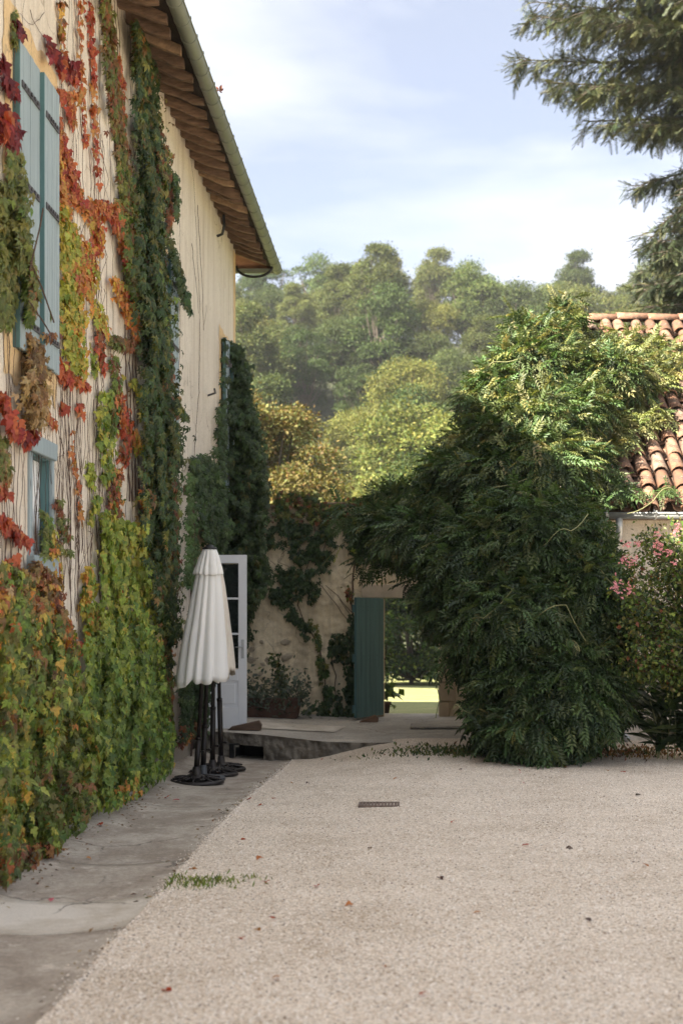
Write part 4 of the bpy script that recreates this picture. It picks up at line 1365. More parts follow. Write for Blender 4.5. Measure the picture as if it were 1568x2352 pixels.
# 2 creeper at the very left: olive over the shutter, rust and crimson by the small window
v2 = vine('creeper_vine', 'olive, rust and crimson creeper at the far left edge around the small window', wpt(30))
L = Leaves(CRE + IVY, 'creeper_leaf')
def cre(path, c, n, sz, out, kind=0):
    n = int(n * 1.8)
    pts = sample_stroke(path, n)
    before = len(L.K)
    wall_leaves(L, pts, sz, c, (.01, out))
    q = len(L.P[-1]); L.K[-1] = RNG.integers(0, 3, q) + (3 if kind else 0)
cre([(5, 120, 4), (8, 150, 8), (10, 165, 6)], 'crimson*2', 10, .12, .08, 1)
cre([(38, 45, 5), (42, 70, 8), (48, 85, 5)], 'crimson*2', 9, .12, .08, 1)
cre([(30, 20, 4), (34, 80, 5), (30, 110, 4)], 'olive', 12, .09, .06)
cre([(15, 180, 10), (28, 200, 12), (30, 215, 8)], 'crimson*2', 26, .12, .12, 1)
cre([(4, 240, 14), (18, 270, 22), (26, 300, 20), (24, 325, 12)], 'crimson*3 red*.5', 70, .13, .18, 1)
cre([(36, 345, 14), (40, 400, 20), (46, 470, 18), (52, 560, 16), (62, 650, 16), (66, 740, 10)], 'olive*3 green', 300, .10, .24)
cre([(10, 420, 8), (16, 480, 18), (14, 560, 24), (14, 660, 26), (16, 740, 18)], 'olive*3', 270, .10, .12)
cre([(60, 540, 8), (74, 600, 8), (80, 660, 8), (78, 720, 4)], 'olive*2 brown', 60, .09, .26)
cre([(60, 770, 14), (80, 800, 20), (88, 850, 26), (80, 920, 24), (90, 970, 18)], 'tan*3 brown*2', 240, .10, .16)
cre([(100, 775, 10), (120, 770, 10), (132, 760, 6)], 'rust brown', 30, .09, .16)
cre([(0, 900, 10), (20, 960, 14), (40, 990, 18), (66, 1008, 14), (84, 990, 8)], 'red*3 crimson', 80, .12, .14, 1)
cre([(0, 1000, 10), (8, 1060, 14), (6, 1120, 12)], 'tan*2 olive', 60, .10, .10)
cre([(4, 1110, 8), (10, 1140, 8)], 'red', 20, .10, .08, 1)
cre([(0, 1190, 14), (20, 1210, 16), (40, 1225, 12), (62, 1245, 8)], 'red*3', 60, .11, .14, 1)
cre([(20, 1290, 16), (30, 1340, 18), (10, 1370, 16)], 'red*2 rust', 70, .11, .2, 1)
cre([(95, 1170, 8), (112, 1200, 12), (112, 1240, 12), (104, 1280, 10)], 'olive green', 70, .075, .12)
cre([(132, 1150, 8), (146, 1200, 12), (150, 1240, 10), (120, 1260, 8), (168, 1270, 6)], 'olive*2 rust', 60, .08, .10)
cre([(118, 1220, 8), (128, 1280, 12), (132, 1330, 12)], 'gold*2 orange yellow', 60, .08, .12, 1)
cre([(80, 1295, 14), (100, 1320, 24), (120, 1360, 26)], 'brown*2 rust tan', 130, .09, .2)
for poly, n, sz, c, out in (
    ([(0, 1290), (60, 1310), (130, 1340), (150, 1420), (60, 1460), (0, 1440)], 330, .095, 'orange*1.1 rust*.5 tan gold olive*1.6 lime', (.03, .24)),
    ([(0, 1420), (150, 1400), (185, 1500), (150, 1560), (0, 1540)], 430, .095, 'orange*.5 brown*.6 gold*.7 olive*2 lime*1.6 green', (.04, .30)),
    ([(0, 1520), (170, 1500), (225, 1640), (225, 1750), (0, 1760)], 760, .095, 'brown*.3 olive*2 gold*.5 lime*2.4 yellow green*1.5', (.06, .40)),
    ([(0, 1720), (228, 1730), (222, 1850), (190, 1905), (120, 1950), (0, 1995)], 720, .095, 'brown*.3 olive*2.2 green*1.5 lime*2 yellow*.8 gold*.4', (.06, .46)),
    ([(0, 1940), (110, 1935), (140, 1955), (60, 2000), (0, 2030)], 140, .085, 'olive rust orange', (.2, .45))):
    n = int(n * 2.7); pts = sample_poly(poly, n); wall_leaves(L, pts, sz, c, out); q = len(L.P[-1]); L.K[-1] = np.where(RNG.uniform(0, 1, q) < .72, RNG.integers(0, 3, q), RNG.integers(3, 6, q))
m = MB(); sp_ = []
for k in range(26):
    x = random.uniform(-20, 125); y = random.uniform(1250, 1420); top = random.choice([-20, random.uniform(300, 900), random.uniform(800, 1100)])
    if 40 < x < 135: top = max(top, 830)
    p_ = [(x, y)]
    while y > top:
        y -= random.uniform(50, 110); x += random.uniform(-7, 7); p_.append((x, y))
    sp_.append(p_)
sp_.append([(100, 30), (70, 60), (56, 40), (42, 30)]); sp_.append([(68, 20), (80, 60), (112, 100), (128, 160), (150, 190)])
wall_stems(m, sp_, .0030)
# the thin shoot that crosses the shutter
for pp in (((68, 620), (80, 570), (92, 520), (99, 478)), ((66, 690), (100, 740), (118, 770)), ((70, 600), (96, 660), (124, 740))):
    q = []
    for (x, y) in pp:
        d = 2.62 * F / (VX - x); q.append((-2.62, d, EYE - (y - VY) * d / F))
    m.tube(q, .006, 4, False)
o = m.build('stem', M_STEM); attach(o, v2)
L.build(v2, M_LEAF, M_LEAFO, 300)

# 3 brownish strand under the eave and 4 dark green column
v3 = vine('creeper_vine', 'bronze and olive creeper strand hanging beside the dark green column', wpt(300))
L = Leaves(CRE, 'creeper_leaf')
def cr(path, c, n, sz, out, out0=.01):
    n = int(n * 1.9)
    wall_leaves(L, sample_stroke(path, n), sz, c, (out0, out))
cr([(240, -10, 9), (252, 60, 13), (258, 150, 14), (266, 230, 14), (272, 310, 14), (280, 350, 12)], 'brown*2 olive*2 rust', 330, .10, .12)
cr([(272, 120, 5), (280, 200, 6), (282, 300, 6), (288, 360, 6)], 'red orange', 60, .085, .08)
cr([(280, 350, 12), (292, 420, 16), (300, 480, 18), (306, 560, 20), (316, 640, 20), (322, 700, 14)], 'olive*3 green brown', 520, .10, .14)
cr([(262, 780, 16), (284, 790, 16), (306, 790, 10), (318, 800, 6)], 'rust*2 brown olive', 130, .095, .12)
cr([(262, 820, 8), (270, 870, 10), (262, 930, 12), (258, 990, 10)], 'green*2 olive rust', 110, .09, .10)
m = MB(); wall_stems(m, [[(x0_, 1150), (x0_ - 6, 900), (x0_ - 14, 600), (x0_ - 34, 300), (x0_ - 52, -30)] for x0_ in (296, 304, 312, 318)], .008)
o = m.build('stem', M_STEM); attach(o, v3)
L.build(v3, M_LEAF, M_LEAFO, 300)

v4 = vine('creeper_vine', 'thick dark green five-fingered creeper column in the middle of the house wall', wpt(372))
L = Leaves(CRE, 'creeper_leaf')
for path, n, c, out in (
    ([(318, 50, 12), (328, 110, 20), (338, 200, 26), (345, 300, 30)], 520, 'dark*3 olive brown*.4', .20),
    ([(345, 280, 30), (355, 400, 34), (352, 520, 34), (350, 620, 34)], 1000, 'dark*4 olive rust*.3', .26),
    ([(372, 330, 12), (388, 420, 14), (392, 480, 8), (384, 540, 8)], 190, 'rust*2 brown dark olive', .26),
    ([(352, 600, 36), (362, 700, 36), (366, 800, 34), (368, 900, 36)], 1150, 'dark*4 olive green*.5', .30),
    ([(368, 880, 38), (374, 1000, 40), (374, 1100, 38), (372, 1200, 36)], 1250, 'dark*4 olive*.8 brown*.2', .34),
    ([(374, 1180, 34), (378, 1280, 32), (384, 1380, 32), (390, 1470, 24)], 850, 'dark*4 olive brown*.4', .34),
    ([(372, 1440, 18), (384, 1520, 14), (388, 1600, 10), (390, 1680, 8)], 170, 'rust olive dark orange*.4', .26),
    ([(392, 560, 8), (408, 620, 10), (424, 680, 10), (436, 715, 6)], 150, 'dark*3', .40),
    ([(404, 400, 5), (407, 460, 6), (406, 500, 4)], 44, 'fresh dark', .34),
    ([(398, 900, 8), (414, 940, 8), (430, 960, 4)], 60, 'dark*2 olive', .40),
    ([(400, 1020, 6), (416, 1060, 6)], 40, 'dark*2 olive', .38)):
    cr(path, c, n, .105, out, .03)
for path in ([(392, 800, 5), (398, 1000, 6), (402, 1200, 6), (406, 1330, 6)],):
    cr(path, 'dark*2 rust*.6', 150, .085, .36, .2)
m = MB(); wall_stems(m, [[(x0_, 1740), (x0_ - 4, 1500), (x0_ - 12, 1200), (x0_ - 18, 900), (x0_ - 30, 500), (x0_ - 50, 80)] for x0_ in (376, 384, 390, 396)], .012)
wall_stems(m, [[(404, 1480), (402, 1200), (410, 900), (414, 600), (408, 420)], [(440, 1100), (456, 900), (458, 700), (444, 420), (430, 300)], [(452, 470), (462, 620), (466, 760), (474, 700)], [(440, 560), (448, 640), (456, 720)]], .004)
# berries on red stalks
for k in range(60):
    x, y = random.choice([(396, 930), (400, 1340), (408, 1380), (394, 880), (404, 700), (410, 1450)])
    x += random.gauss(0, 5); y += random.gauss(0, 22)
    X = WX + random.uniform(.25, .4); d = -X * F / (VX - x); p = Vector((X, d, EYE - (y - VY) * d / F))
    m.lathe([(.001, -.006), (.006, 0), (.001, .006)], 5, p)
o = m.build('stem', M_STEM); attach(o, v4)
L.build(v4, M_LEAF, M_LEAFO, 300)

# 5 creeper that fills the far corner, bulging from house wall and garden wall
v5 = vine('creeper_vine', 'dense dark green creeper bulging from the far house corner behind the white door', (WX + .1, 22.3, .1))
L = Leaves(CRE, 'creeper_leaf')
def corner_blob(poly, n, c, d0, d1, sz=.11):
    n = int(n * 1.8); sz *= .72
    pts = sample_poly(poly, n) + RNG.normal(0, 6, (n, 2))
    lump = np.array([.5 + .6 * mnoise.noise(Vector((a * .035, b * .035, 3))) + .35 * mnoise.noise(Vector((a * .09, b * .09, 5))) for a, b in pts]).clip(0, 1.2)
    d = d1 - (d1 - d0) * lump * RNG.uniform(.55, 1.0, n)
    X = (pts[:, 0] - VX) * d / F
    keep = X > WX + .02
    # never inside the wall: slide nearer ones onto its face
    d = np.where(keep, d, np.maximum(8, -(WX + RNG.uniform(.02, .15, n)) * F / (VX - pts[:, 0])))
    X = (pts[:, 0] - VX) * d / F
    Z = EYE - (pts[:, 1] - VY) * d / F
    T = np.stack([RNG.normal(.25, .35, n), RNG.normal(-.3, .35, n), RNG.normal(-1, .3, n)], 1)
    N = np.stack([RNG.normal(.5, .45, n), RNG.normal(-1, .35, n), RNG.normal(.55, .35, n)], 1)
    ok = (Z > terrace_z(-2, 20)) & (d < BY - .06)
    L.add(np.stack([X, d, Z], 1)[ok], T[ok], N[ok], sz * RNG.uniform(.65, 1.25, ok.sum()), pick_cols(c, n)[ok])
corner_blob([(522, 785), (548, 795), (566, 840), (572, 900), (560, 930), (520, 930)], 420, 'deep*4', 21.7, 22.4)
corner_blob([(508, 930), (575, 915), (600, 1000), (606, 1080), (500, 1100)], 900, 'deep*4 fresh', 21.4, 22.4)
corner_blob([(500, 1080), (608, 1070), (612, 1160), (600, 1230), (612, 1330), (575, 1400), (556, 1330), (556, 1272), (500, 1272), (478, 1240)], 1900, 'deep*4 dark fresh', 21.2, 22.45)
corner_blob([(440, 1060), (470, 1045), (505, 1100), (520, 1240), (470, 1240), (462, 1130)], 700, 'deep*3 fresh', 19.2, 21.4)
corner_blob([(436, 1080), (448, 1080), (448, 1350), (430, 1350)], 260, 'fresh*3', 18.3, 18.9, .08)
corner_blob([(555, 1270), (610, 1290), (612, 1340), (580, 1395), (556, 1430)], 420, 'deep*4', 21.6, 22.5)
corner_blob([(560, 1400), (572, 1390), (566, 1500), (556, 1500)], 70, 'deep', 22.2, 22.5)
corner_blob([(418, 1560), (482, 1560), (470, 1690), (425, 1700)], 480, 'deep*3 fresh', 18.3, 18.7, .09)
corner_blob([(420, 1660), (450, 1660), (450, 1740), (420, 1740)], 110, 'rust*2 orange deep brown', 18.2, 18.6, .10)
m = MB()
for k in range(5):
    pts = [(WX + .03, 18.45 + random.uniform(-.06, .1), -.2)]; z = -.2
    while z < 3.0:
        z += .3; pts.append((WX + .03 + random.uniform(0, .03), pts[-1][1] + random.uniform(-.03, .04), z))
    m.tube(pts, .008, 4, False)
o = m.build('stem', M_STEM); attach(o, v5)
L.build(v5, M_LEAF, M_LEAFO, 300)

# 6 creepers on the back wall
def back_leaves(path, c, n, sz=.10, out=.16, poly=None):
    n = int(n * 1.5); sz *= .78
    pts = sample_poly(path, n) + RNG.normal(0, 6, (n, 2)) if poly else sample_stroke(path, n)
    nz_ = np.array([mnoise.noise(Vector((a * .045, b * .045, 6))) for a, b in pts])
    pts = pts[nz_ > -.22]; n = len(pts)
    d = BY - RNG.uniform(.05, out, n)
    P = np.stack([(pts[:, 0] - VX) * d / F, d, EYE - (pts[:, 1] - VY) * d / F], 1)
    T = np.stack([RNG.normal(0, .4, n), RNG.normal(-.25, .3, n), RNG.normal(-1, .3, n)], 1)
    N = np.stack([RNG.normal(0, .45, n), RNG.normal(-1, .3, n), RNG.normal(.5, .35, n)], 1)
    L.add(P, T, N, sz * RNG.uniform(.6, 1.25, n), pick_cols(c, n))
def c5(*pts): return [(551 + .3515 * a, 1102 + .3515 * b) for a, b in pts]
def s5(*pts): return [(551 + .3515 * a, 1102 + .3515 * b, .3515 * w) for a, b, w in pts]
v6 = vine('creeper_vine', 'green and bronze creeper trailing from the top of the garden wall', (-1.4, BY - .1, BZ))
L = Leaves(CRE, 'creeper_leaf')
back_leaves(c5((230, 90), (420, 80), (560, 110), (600, 160), (590, 270), (430, 250), (240, 240)), 'dark*2 olive*2 rust', 330, .085, .28, 1)
back_leaves(c5((600, 150), (820, 110), (1000, 90), (1020, 260), (880, 330), (700, 280), (610, 240)), 'dark*3 olive rust fresh', 420, .085, .30, 1)
back_leaves(c5((170, 300), (330, 280), (460, 300), (560, 290), (570, 580), (470, 600), (350, 520), (340, 420), (180, 420)), 'deep*4 dark', 480, .095, .22, 1)
back_leaves(c5((220, 590), (480, 570), (530, 690), (440, 820), (380, 740), (280, 830), (200, 780)), 'deep*4 dark', 360, .095, .22, 1)
back_leaves(s5((560, 300, 30), (600, 420, 30), (560, 560, 20)), 'deep dark', 60, .09, .18)
back_leaves(s5((350, 850, 25), (330, 900, 25), (400, 930, 25), (450, 1000, 40), (440, 1020, 30)), 'deep*3', 90, .10, .16)
back_leaves(s5((440, 900, 20), (490, 990, 25), (510, 1080, 25), (510, 1160, 25), (540, 1230, 30)), 'fresh olive*2', 70, .09, .14)
back_leaves(s5((720, 300, 40), (760, 420, 60), (800, 520, 40)), 'deep*3', 130, .09, .2)
m = MB()
def bstem(pts, r=.008):
    q = [Q(551 + .3515 * a, 1102 + .3515 * b, BY - .06) for a, b in pts]
    fine = []
    for a, b in zip(q, q[1:]):
        for k in range(4): fine.append(a.lerp(b, k / 4) + Vector((random.uniform(-.012, .012), random.uniform(-.02, .01), 0)))
    fine.append(q[-1]); m.tube(fine, r, 5, False)
bstem([(330, 230), (380, 400), (400, 600), (300, 700)]); bstem([(480, 240), (500, 420), (430, 600), (380, 820), (420, 930)]); bstem([(520, 250), (560, 420), (520, 560)])
for k in range(14):
    a, b = random.uniform(180, 620), random.uniform(300, 560); bstem([(a, b), (a + random.uniform(-60, 60), b + 40), (a + random.uniform(-90, 90), b + 90)], .003)
o = m.build('stem', M_STEM); attach(o, v6)
L.build(v6, M_LEAF, M_LEAFO, 260)
v7 = vine('climbing_plant', 'young climber with broad leaves growing up the wall beside the teal gate', (-.85, BY - .1, .12), 'climbers rising from the terrace')
tag(v7, cat='plant')
L = Leaves(RND + CRE[:1], 'climber_leaf')
back_leaves(s5((540, 1230, 30), (560, 1330, 40), (590, 1430, 40)), 'fresh*2 dark', 70, .11, .2)
back_leaves(c5((580, 1040), (690, 1010), (710, 1140), (660, 1200), (600, 1150)), 'deep*2 dark', 90, .11, .22, 1)
back_leaves(s5((750, 880, 30), (740, 1000, 40), (740, 1150, 45), (740, 1300, 60), (720, 1450, 70), (740, 1540, 60)), 'deep*4', 360, .10, .35)
back_leaves(c5((480, 1500), (640, 1400), (790, 1430), (790, 1555), (540, 1560)), 'deep*3 dark', 300, .09, .4, 1)
back_leaves(s5((480, 1470, 20), (440, 1520, 25), (410, 1590, 15)), 'fresh dark', 60, .08, .4)
back_leaves(s5((700, 700, 30), (720, 780, 20)), 'olive rust', 24, .08, .15)
m = MB()
bstem([(740, 1550), (735, 1300), (745, 1000), (730, 800), (740, 620), (760, 500)], .014); bstem([(545, 1480), (555, 1300), (520, 1100), (450, 960)], .010); bstem([(620, 1430), (625, 1280), (590, 1120), (580, 1050)], .008)
bstem([(735, 970), (640, 830), (530, 690)], .006); bstem([(730, 870), (640, 760), (560, 690)], .006); bstem([(720, 880), (650, 780)], .005); bstem([(700, 1120), (780, 1000)], .006)
o = m.build('stem', M_STEM); attach(o, v7)
L.build(v7, M_LEAF, M_LEAFO, 200)

# ------------------------------------------------------------------ wisteria over the outbuilding
wis = empty('wisteria', (1.55, 17.0, .0))
tag(wis, 'huge dark green wisteria spilling over the tile roof and wall beside the gate', 'shrub')
L = Leaves(WIS, 'wisteria_leaf')
BLOBS = [  # view x, view y, radius x, radius y (view units), depth, depth radius (m), leaves
    (1205, 1590, 108, 120, 16.6, .9, 950), (1300, 1590, 115, 130, 16.4, .9, 1000), (1370, 1500, 70, 140, 16.9, .8, 600),
    (1140, 1470, 100, 90, 17.2, .9, 800), (1200, 1430, 160, 130, 16.9, 1.1, 1250), (1330, 1390, 100, 140, 17.0, 1.0, 900),
    (1050, 1380, 70, 75, 18.0, .8, 460), (1110, 1290, 140, 110, 17.8, 1.1, 1000), (1230, 1250, 150, 130, 17.4, 1.1, 1150), (1345, 1290, 50, 80, 17.4, .7, 320),
    (985, 1235, 105, 62, 19.0, .9, 600), (895, 1215, 70, 52, 20.2, .8, 380), (930, 1165, 80, 40, 20.5, .8, 340), (1030, 1165, 80, 60, 19.2, .9, 480),
    (1150, 1130, 115, 110, 18.4, 1.0, 850), (1250, 1100, 115, 110, 18.2, 1.0, 850), (1135, 1020, 60, 70, 19.0, .8, 440), (1230, 990, 125, 90, 18.9, 1.0, 850),
    (1145, 925, 72, 80, 19.6, .7, 480), (1060, 1090, 70, 60, 19.0, .7, 420), (1400, 870, 90, 46, 20.0, .45, 420), (1215, 860, 90, 80, 20.0, .8, 600), (1320, 950, 80, 66, 19.3, .6, 460),
    (1240, 790, 72, 44, 20.8, .6, 340), (1290, 745, 34, 32, 21.6, .5, 130), (1195, 780, 34, 34, 20.6, .5, 130), (1330, 850, 80, 50, 20.3, .5, 380),
    (1135, 1640, 45, 60, 16.9, .5, 220), (1230, 1670, 105, 65, 16.2, .7, 520), (1405, 1590, 40, 75, 17.3, .5, 220),
]
def blob_leaves(L, cx, cy, rx, ry, d, dr, n, cols, size, droop=.6, lo=.72):
    c = np.array(Q(cx, cy, d)); ax = np.array([rx * d / F, dr, ry * d / F])
    u = RNG.normal(size=(n, 3)); u /= np.linalg.norm(u, axis=1, keepdims=True)
    r = RNG.uniform(lo ** 3, 1.0, n) ** (1 / 3)
    bumpy = np.array([1 + .16 * mnoise.noise(Vector(q * 2.6 + c)) for q in u])
    P = c + u * ax * (r * bumpy)[:, None]
    g = u / ax; g /= np.linalg.norm(g, axis=1, keepdims=True)
    T = g * .8 + RNG.normal(0, .42, (n, 3)); T[:, 2] -= droop
    N = g * .6 + RNG.normal(0, .3, (n, 3)); N[:, 2] += .75
    ok = (P[:, 2] > .06) & ((u[:, 1] < .45) | (RNG.uniform(0, 1, n) < .25))
    L.add(P[ok], T[ok], N[ok], size * RNG.uniform(.7, 1.25, ok.sum()), cols(n)[ok])
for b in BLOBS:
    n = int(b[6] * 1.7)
    up = smooth(1300, 820, b[1])  # leaf colours step from shaded tints below to sunlit tints on top
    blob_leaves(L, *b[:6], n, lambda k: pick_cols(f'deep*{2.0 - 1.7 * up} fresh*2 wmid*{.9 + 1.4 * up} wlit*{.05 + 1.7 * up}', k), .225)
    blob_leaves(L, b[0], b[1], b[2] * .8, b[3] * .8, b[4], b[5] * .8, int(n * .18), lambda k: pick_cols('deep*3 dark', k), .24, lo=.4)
# free shoots that break the outline
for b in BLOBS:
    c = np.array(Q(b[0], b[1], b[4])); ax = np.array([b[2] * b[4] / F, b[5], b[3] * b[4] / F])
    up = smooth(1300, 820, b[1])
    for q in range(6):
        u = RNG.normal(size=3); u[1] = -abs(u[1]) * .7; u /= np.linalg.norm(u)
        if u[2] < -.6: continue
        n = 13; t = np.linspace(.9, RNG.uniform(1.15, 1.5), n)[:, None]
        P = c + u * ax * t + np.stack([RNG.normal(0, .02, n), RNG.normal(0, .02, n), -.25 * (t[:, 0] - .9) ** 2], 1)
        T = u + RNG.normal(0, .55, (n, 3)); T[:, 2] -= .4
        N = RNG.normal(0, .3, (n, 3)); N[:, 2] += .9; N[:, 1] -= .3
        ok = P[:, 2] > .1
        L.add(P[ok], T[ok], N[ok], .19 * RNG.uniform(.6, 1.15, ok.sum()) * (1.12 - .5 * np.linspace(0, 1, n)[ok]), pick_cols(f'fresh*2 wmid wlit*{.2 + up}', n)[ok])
# carpet lying on the tiles
def roof_pt(x, y, lift):
    """point on the tile slope seen at (x, y)"""
    k = (EYE - z0e - lift + RP * y0e)
    d = k / (RP + (y - VY) / F)
    return np.array([(x - VX) * d / F, d, EYE - (y - VY) * d / F])
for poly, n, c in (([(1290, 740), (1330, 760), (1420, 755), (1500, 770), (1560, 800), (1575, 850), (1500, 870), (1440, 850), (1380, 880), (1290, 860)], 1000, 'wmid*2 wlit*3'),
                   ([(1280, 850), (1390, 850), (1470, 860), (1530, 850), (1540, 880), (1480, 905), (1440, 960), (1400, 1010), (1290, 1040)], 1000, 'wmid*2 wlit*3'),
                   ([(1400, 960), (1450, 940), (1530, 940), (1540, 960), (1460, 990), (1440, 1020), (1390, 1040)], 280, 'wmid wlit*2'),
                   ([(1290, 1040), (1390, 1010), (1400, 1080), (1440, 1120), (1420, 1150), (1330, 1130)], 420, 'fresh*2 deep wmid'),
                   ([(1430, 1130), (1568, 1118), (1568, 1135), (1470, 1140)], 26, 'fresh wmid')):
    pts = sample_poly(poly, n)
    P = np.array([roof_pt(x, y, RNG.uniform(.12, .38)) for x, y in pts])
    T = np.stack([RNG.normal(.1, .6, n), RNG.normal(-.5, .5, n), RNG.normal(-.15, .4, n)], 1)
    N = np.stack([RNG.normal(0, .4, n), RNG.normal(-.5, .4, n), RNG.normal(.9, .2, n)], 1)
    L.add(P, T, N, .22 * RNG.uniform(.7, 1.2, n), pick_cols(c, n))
# sprigs that stand out from the mass
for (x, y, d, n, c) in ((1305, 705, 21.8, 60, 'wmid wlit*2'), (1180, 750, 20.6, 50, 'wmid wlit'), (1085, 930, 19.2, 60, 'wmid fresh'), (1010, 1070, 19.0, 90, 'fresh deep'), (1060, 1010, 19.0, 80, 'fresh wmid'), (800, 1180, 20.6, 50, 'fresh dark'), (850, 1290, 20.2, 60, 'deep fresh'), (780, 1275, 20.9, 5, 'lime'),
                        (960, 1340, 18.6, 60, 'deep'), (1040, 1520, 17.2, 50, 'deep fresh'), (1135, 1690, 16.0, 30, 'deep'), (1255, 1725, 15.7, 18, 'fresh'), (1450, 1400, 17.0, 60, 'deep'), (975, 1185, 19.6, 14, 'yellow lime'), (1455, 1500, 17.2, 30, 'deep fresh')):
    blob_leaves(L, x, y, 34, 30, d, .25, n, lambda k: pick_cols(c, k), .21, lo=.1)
m = MB()
# twisted trunks and main limbs
for (pts, r) in (([(1290, 1750, 16.9), (1270, 1600, 17.1), (1240, 1450, 17.2), (1220, 1250, 17.8), (1230, 1000, 19.2), (1260, 800, 20.9)], .10),
                 ([(1320, 1750, 17.0), (1340, 1650, 17.2), (1320, 1500, 17.2), (1340, 1300, 17.4), (1330, 1100, 18.2)], .07),
                 ([(1240, 1450, 17.2), (1120, 1300, 18.0), (980, 1230, 19.4), (880, 1200, 20.4)], .05),
                 ([(1270, 1600, 17.0), (1160, 1560, 16.9), (1060, 1500, 17.4)], .04), ([(1300, 1740, 16.9), (1350, 1680, 16.8), (1420, 1640, 17.2)], .03)):
    q = [Q(*p) for p in pts]; fine = []
    for a, b in zip(q, q[1:]):
        for k in range(5): fine.append(a.lerp(b, k / 5) + Vector((random.uniform(-.03, .03), random.uniform(-.03, .03), 0)))
    fine.append(q[-1]); m.tube(fine, [r * (1 - .5 * i / len(fine)) for i in range(len(fine))], 8)
o = m.build('trunk', M_BARK, None, True); attach(o, wis)
m = MB()
for pts in ([(1230, 1090, 17.3), (1130, 1120, 17.2), (1050, 1200, 17.6), (960, 1260, 18.0)], [(1350, 1480, 15.9), (1300, 1390, 15.8), (1230, 1420, 15.8)], [(1180, 1350, 16.0), (1110, 1420, 16.0), (1060, 1440, 16.4), (1045, 1500, 16.6)],
            [(1100, 870, 19.2), (1060, 900, 19.3), (1010, 930, 19.6), (960, 950, 20.0)], [(940, 1290, 18.4), (850, 1310, 19.4), (790, 1330, 20.6)], [(860, 1180, 19.8), (800, 1240, 20.6), (740, 1300, 21.4)], [(1230, 1260, 16.4), (1270, 1230, 16.2), (1310, 1220, 16.2), (1350, 1180, 16.4)],
            [(1380, 1310, 16.2), (1420, 1350, 16.2), (1440, 1420, 16.4)], [(1000, 1560, 16.9), (1012, 1610, 16.8), (1000, 1650, 16.8)], [(1120, 1640, 16.2), (1060, 1630, 16.2), (1040, 1628, 16.2)], [(1200, 820, 19.2), (1140, 830, 19.2), (1110, 860, 19.2), (1105, 900, 19.2)],
            [(1300, 1000, 18.2), (1296, 1060, 18.0)], [(1250, 1700, 15.7), (1200, 1720, 15.6), (1160, 1690, 15.6)], [(1440, 1180, 17.0), (1500, 1150, 17.2), (1540, 1120, 17.4)]):
    q = [Q(*p) for p in pts]; fine = []
    for i in range(len(q) - 1):
        a, b = q[i], q[i + 1]
        for k in range(5):
            t = k / 5; s_ = t * t * (3 - 2 * t)
            fine.append(a.lerp(b, t) + Vector((0, 0, .05 * math.sin(t * math.pi) * (1 if i % 2 else -.6))))
    fine.append(q[-1]); m.tube(fine, .006, 5, False)
o = m.build('tendril', M_TENDRIL, None, True); attach(o, wis)
fr = lambda P: np.where(P[:, 1] < 19, 1.0, .8) * (1 + .9 * np.clip((17.2 - P[:, 1]), -1, 1))
L.build(wis, M_WIST, M_WISTO, 300, front=fr)

# ------------------------------------------------------------------ crape myrtle, dark plant, pot plant, weeds
cm = empty('flowering_shrub', (3.95, 16.0, .0))
tag(cm, 'loose shrub with small leaves and pink blossom at the right edge', 'shrub')
L = Leaves(RND + LFS[:1], 'shrub_leaf')
m = MB()
tips = []
for k in range(64):
    x = random.uniform(1440, 1640); y = random.uniform(1215, 1530)
    tips.append((x, y))
tips += [(1430, 1280), (1415, 1340), (1440, 1350), (1440, 1530), (1480, 1540), (1460, 1500), (1430, 1520), (1555, 1215), (1500, 1260)]
base = Vector((3.95, 16.0, 0))
for (x, y) in tips:
    e = Q(x, y, random.uniform(15.3, 16.6)); mid = base.lerp(e, .55) + Vector((random.uniform(.05, .35), random.uniform(-.15, .15), .25))
    pts = [base + Vector((random.uniform(-.08, .08), random.uniform(-.08, .08), 0)), base.lerp(mid, .5) + Vector((random.uniform(-.03, .08), 0, .05)), mid, mid.lerp(e, .55) + Vector((0, 0, .06)), e]
    m.tube(pts, [.016, .013, .009, .006, .003], 5, False)
    n = 210
    t = RNG.uniform(.25, 1.05, n)[:, None]
    P = np.array(mid) * (1 - t) + np.array(e) * t + RNG.normal(0, .075, (n, 3))
    L.add(P, RNG.normal(0, 1, (n, 3)) + [0, 0, -.3], RNG.normal(0, .5, (n, 3)) + [0, -.4, .8], .056 * RNG.uniform(.6, 1.3, n), pick_cols('dark*1.6 green*1.6 olive*1.6 rust*.15', n))
o = m.build('branch', M_BARK); attach(o, cm)
L.build(cm, M_LEAF, M_LEAFO, 160)
M_PINK = leaf_material('pink_petal', 'rgb', trans=.3, base=(.74, .33, .40))
def blossom(x, y, n, spread):
    m = MB(); d = 15.2
    for k in range(n):
        p = Q(x + random.gauss(0, spread), y + random.gauss(0, spread * 1.2), d + random.uniform(-.1, .1))
        for q in range(4):
            a = random.uniform(0, 6.28); b = random.uniform(-.8, .8)
            u = Vector((math.cos(a) * math.cos(b), math.sin(a) * math.cos(b), math.sin(b))) * .018
            w = Vector((random.uniform(-1, 1), random.uniform(-1, 1), random.uniform(-1, 1))).normalized() * .012
            m.poly([p, p + u * .6 + w, p + u * 1.3, p + u * .6 - w])
    o = m.build('blossom', M_PINK); attach(o, cm)
for (x, y, n, s) in ((1450, 1290, 16, 6), (1432, 1288, 14, 5), (1515, 1262, 22, 8), (1505, 1250, 10, 5), (1552, 1218, 16, 6), (1508, 1225, 6, 4), (1422, 1350, 18, 7), (1445, 1355, 16, 6), (1460, 1248, 10, 4), (1437, 1253, 12, 5), (1408, 1344, 8, 4), (1535, 1270, 8, 4), (1548, 1290, 6, 4)):
    blossom(x, y, n, s)
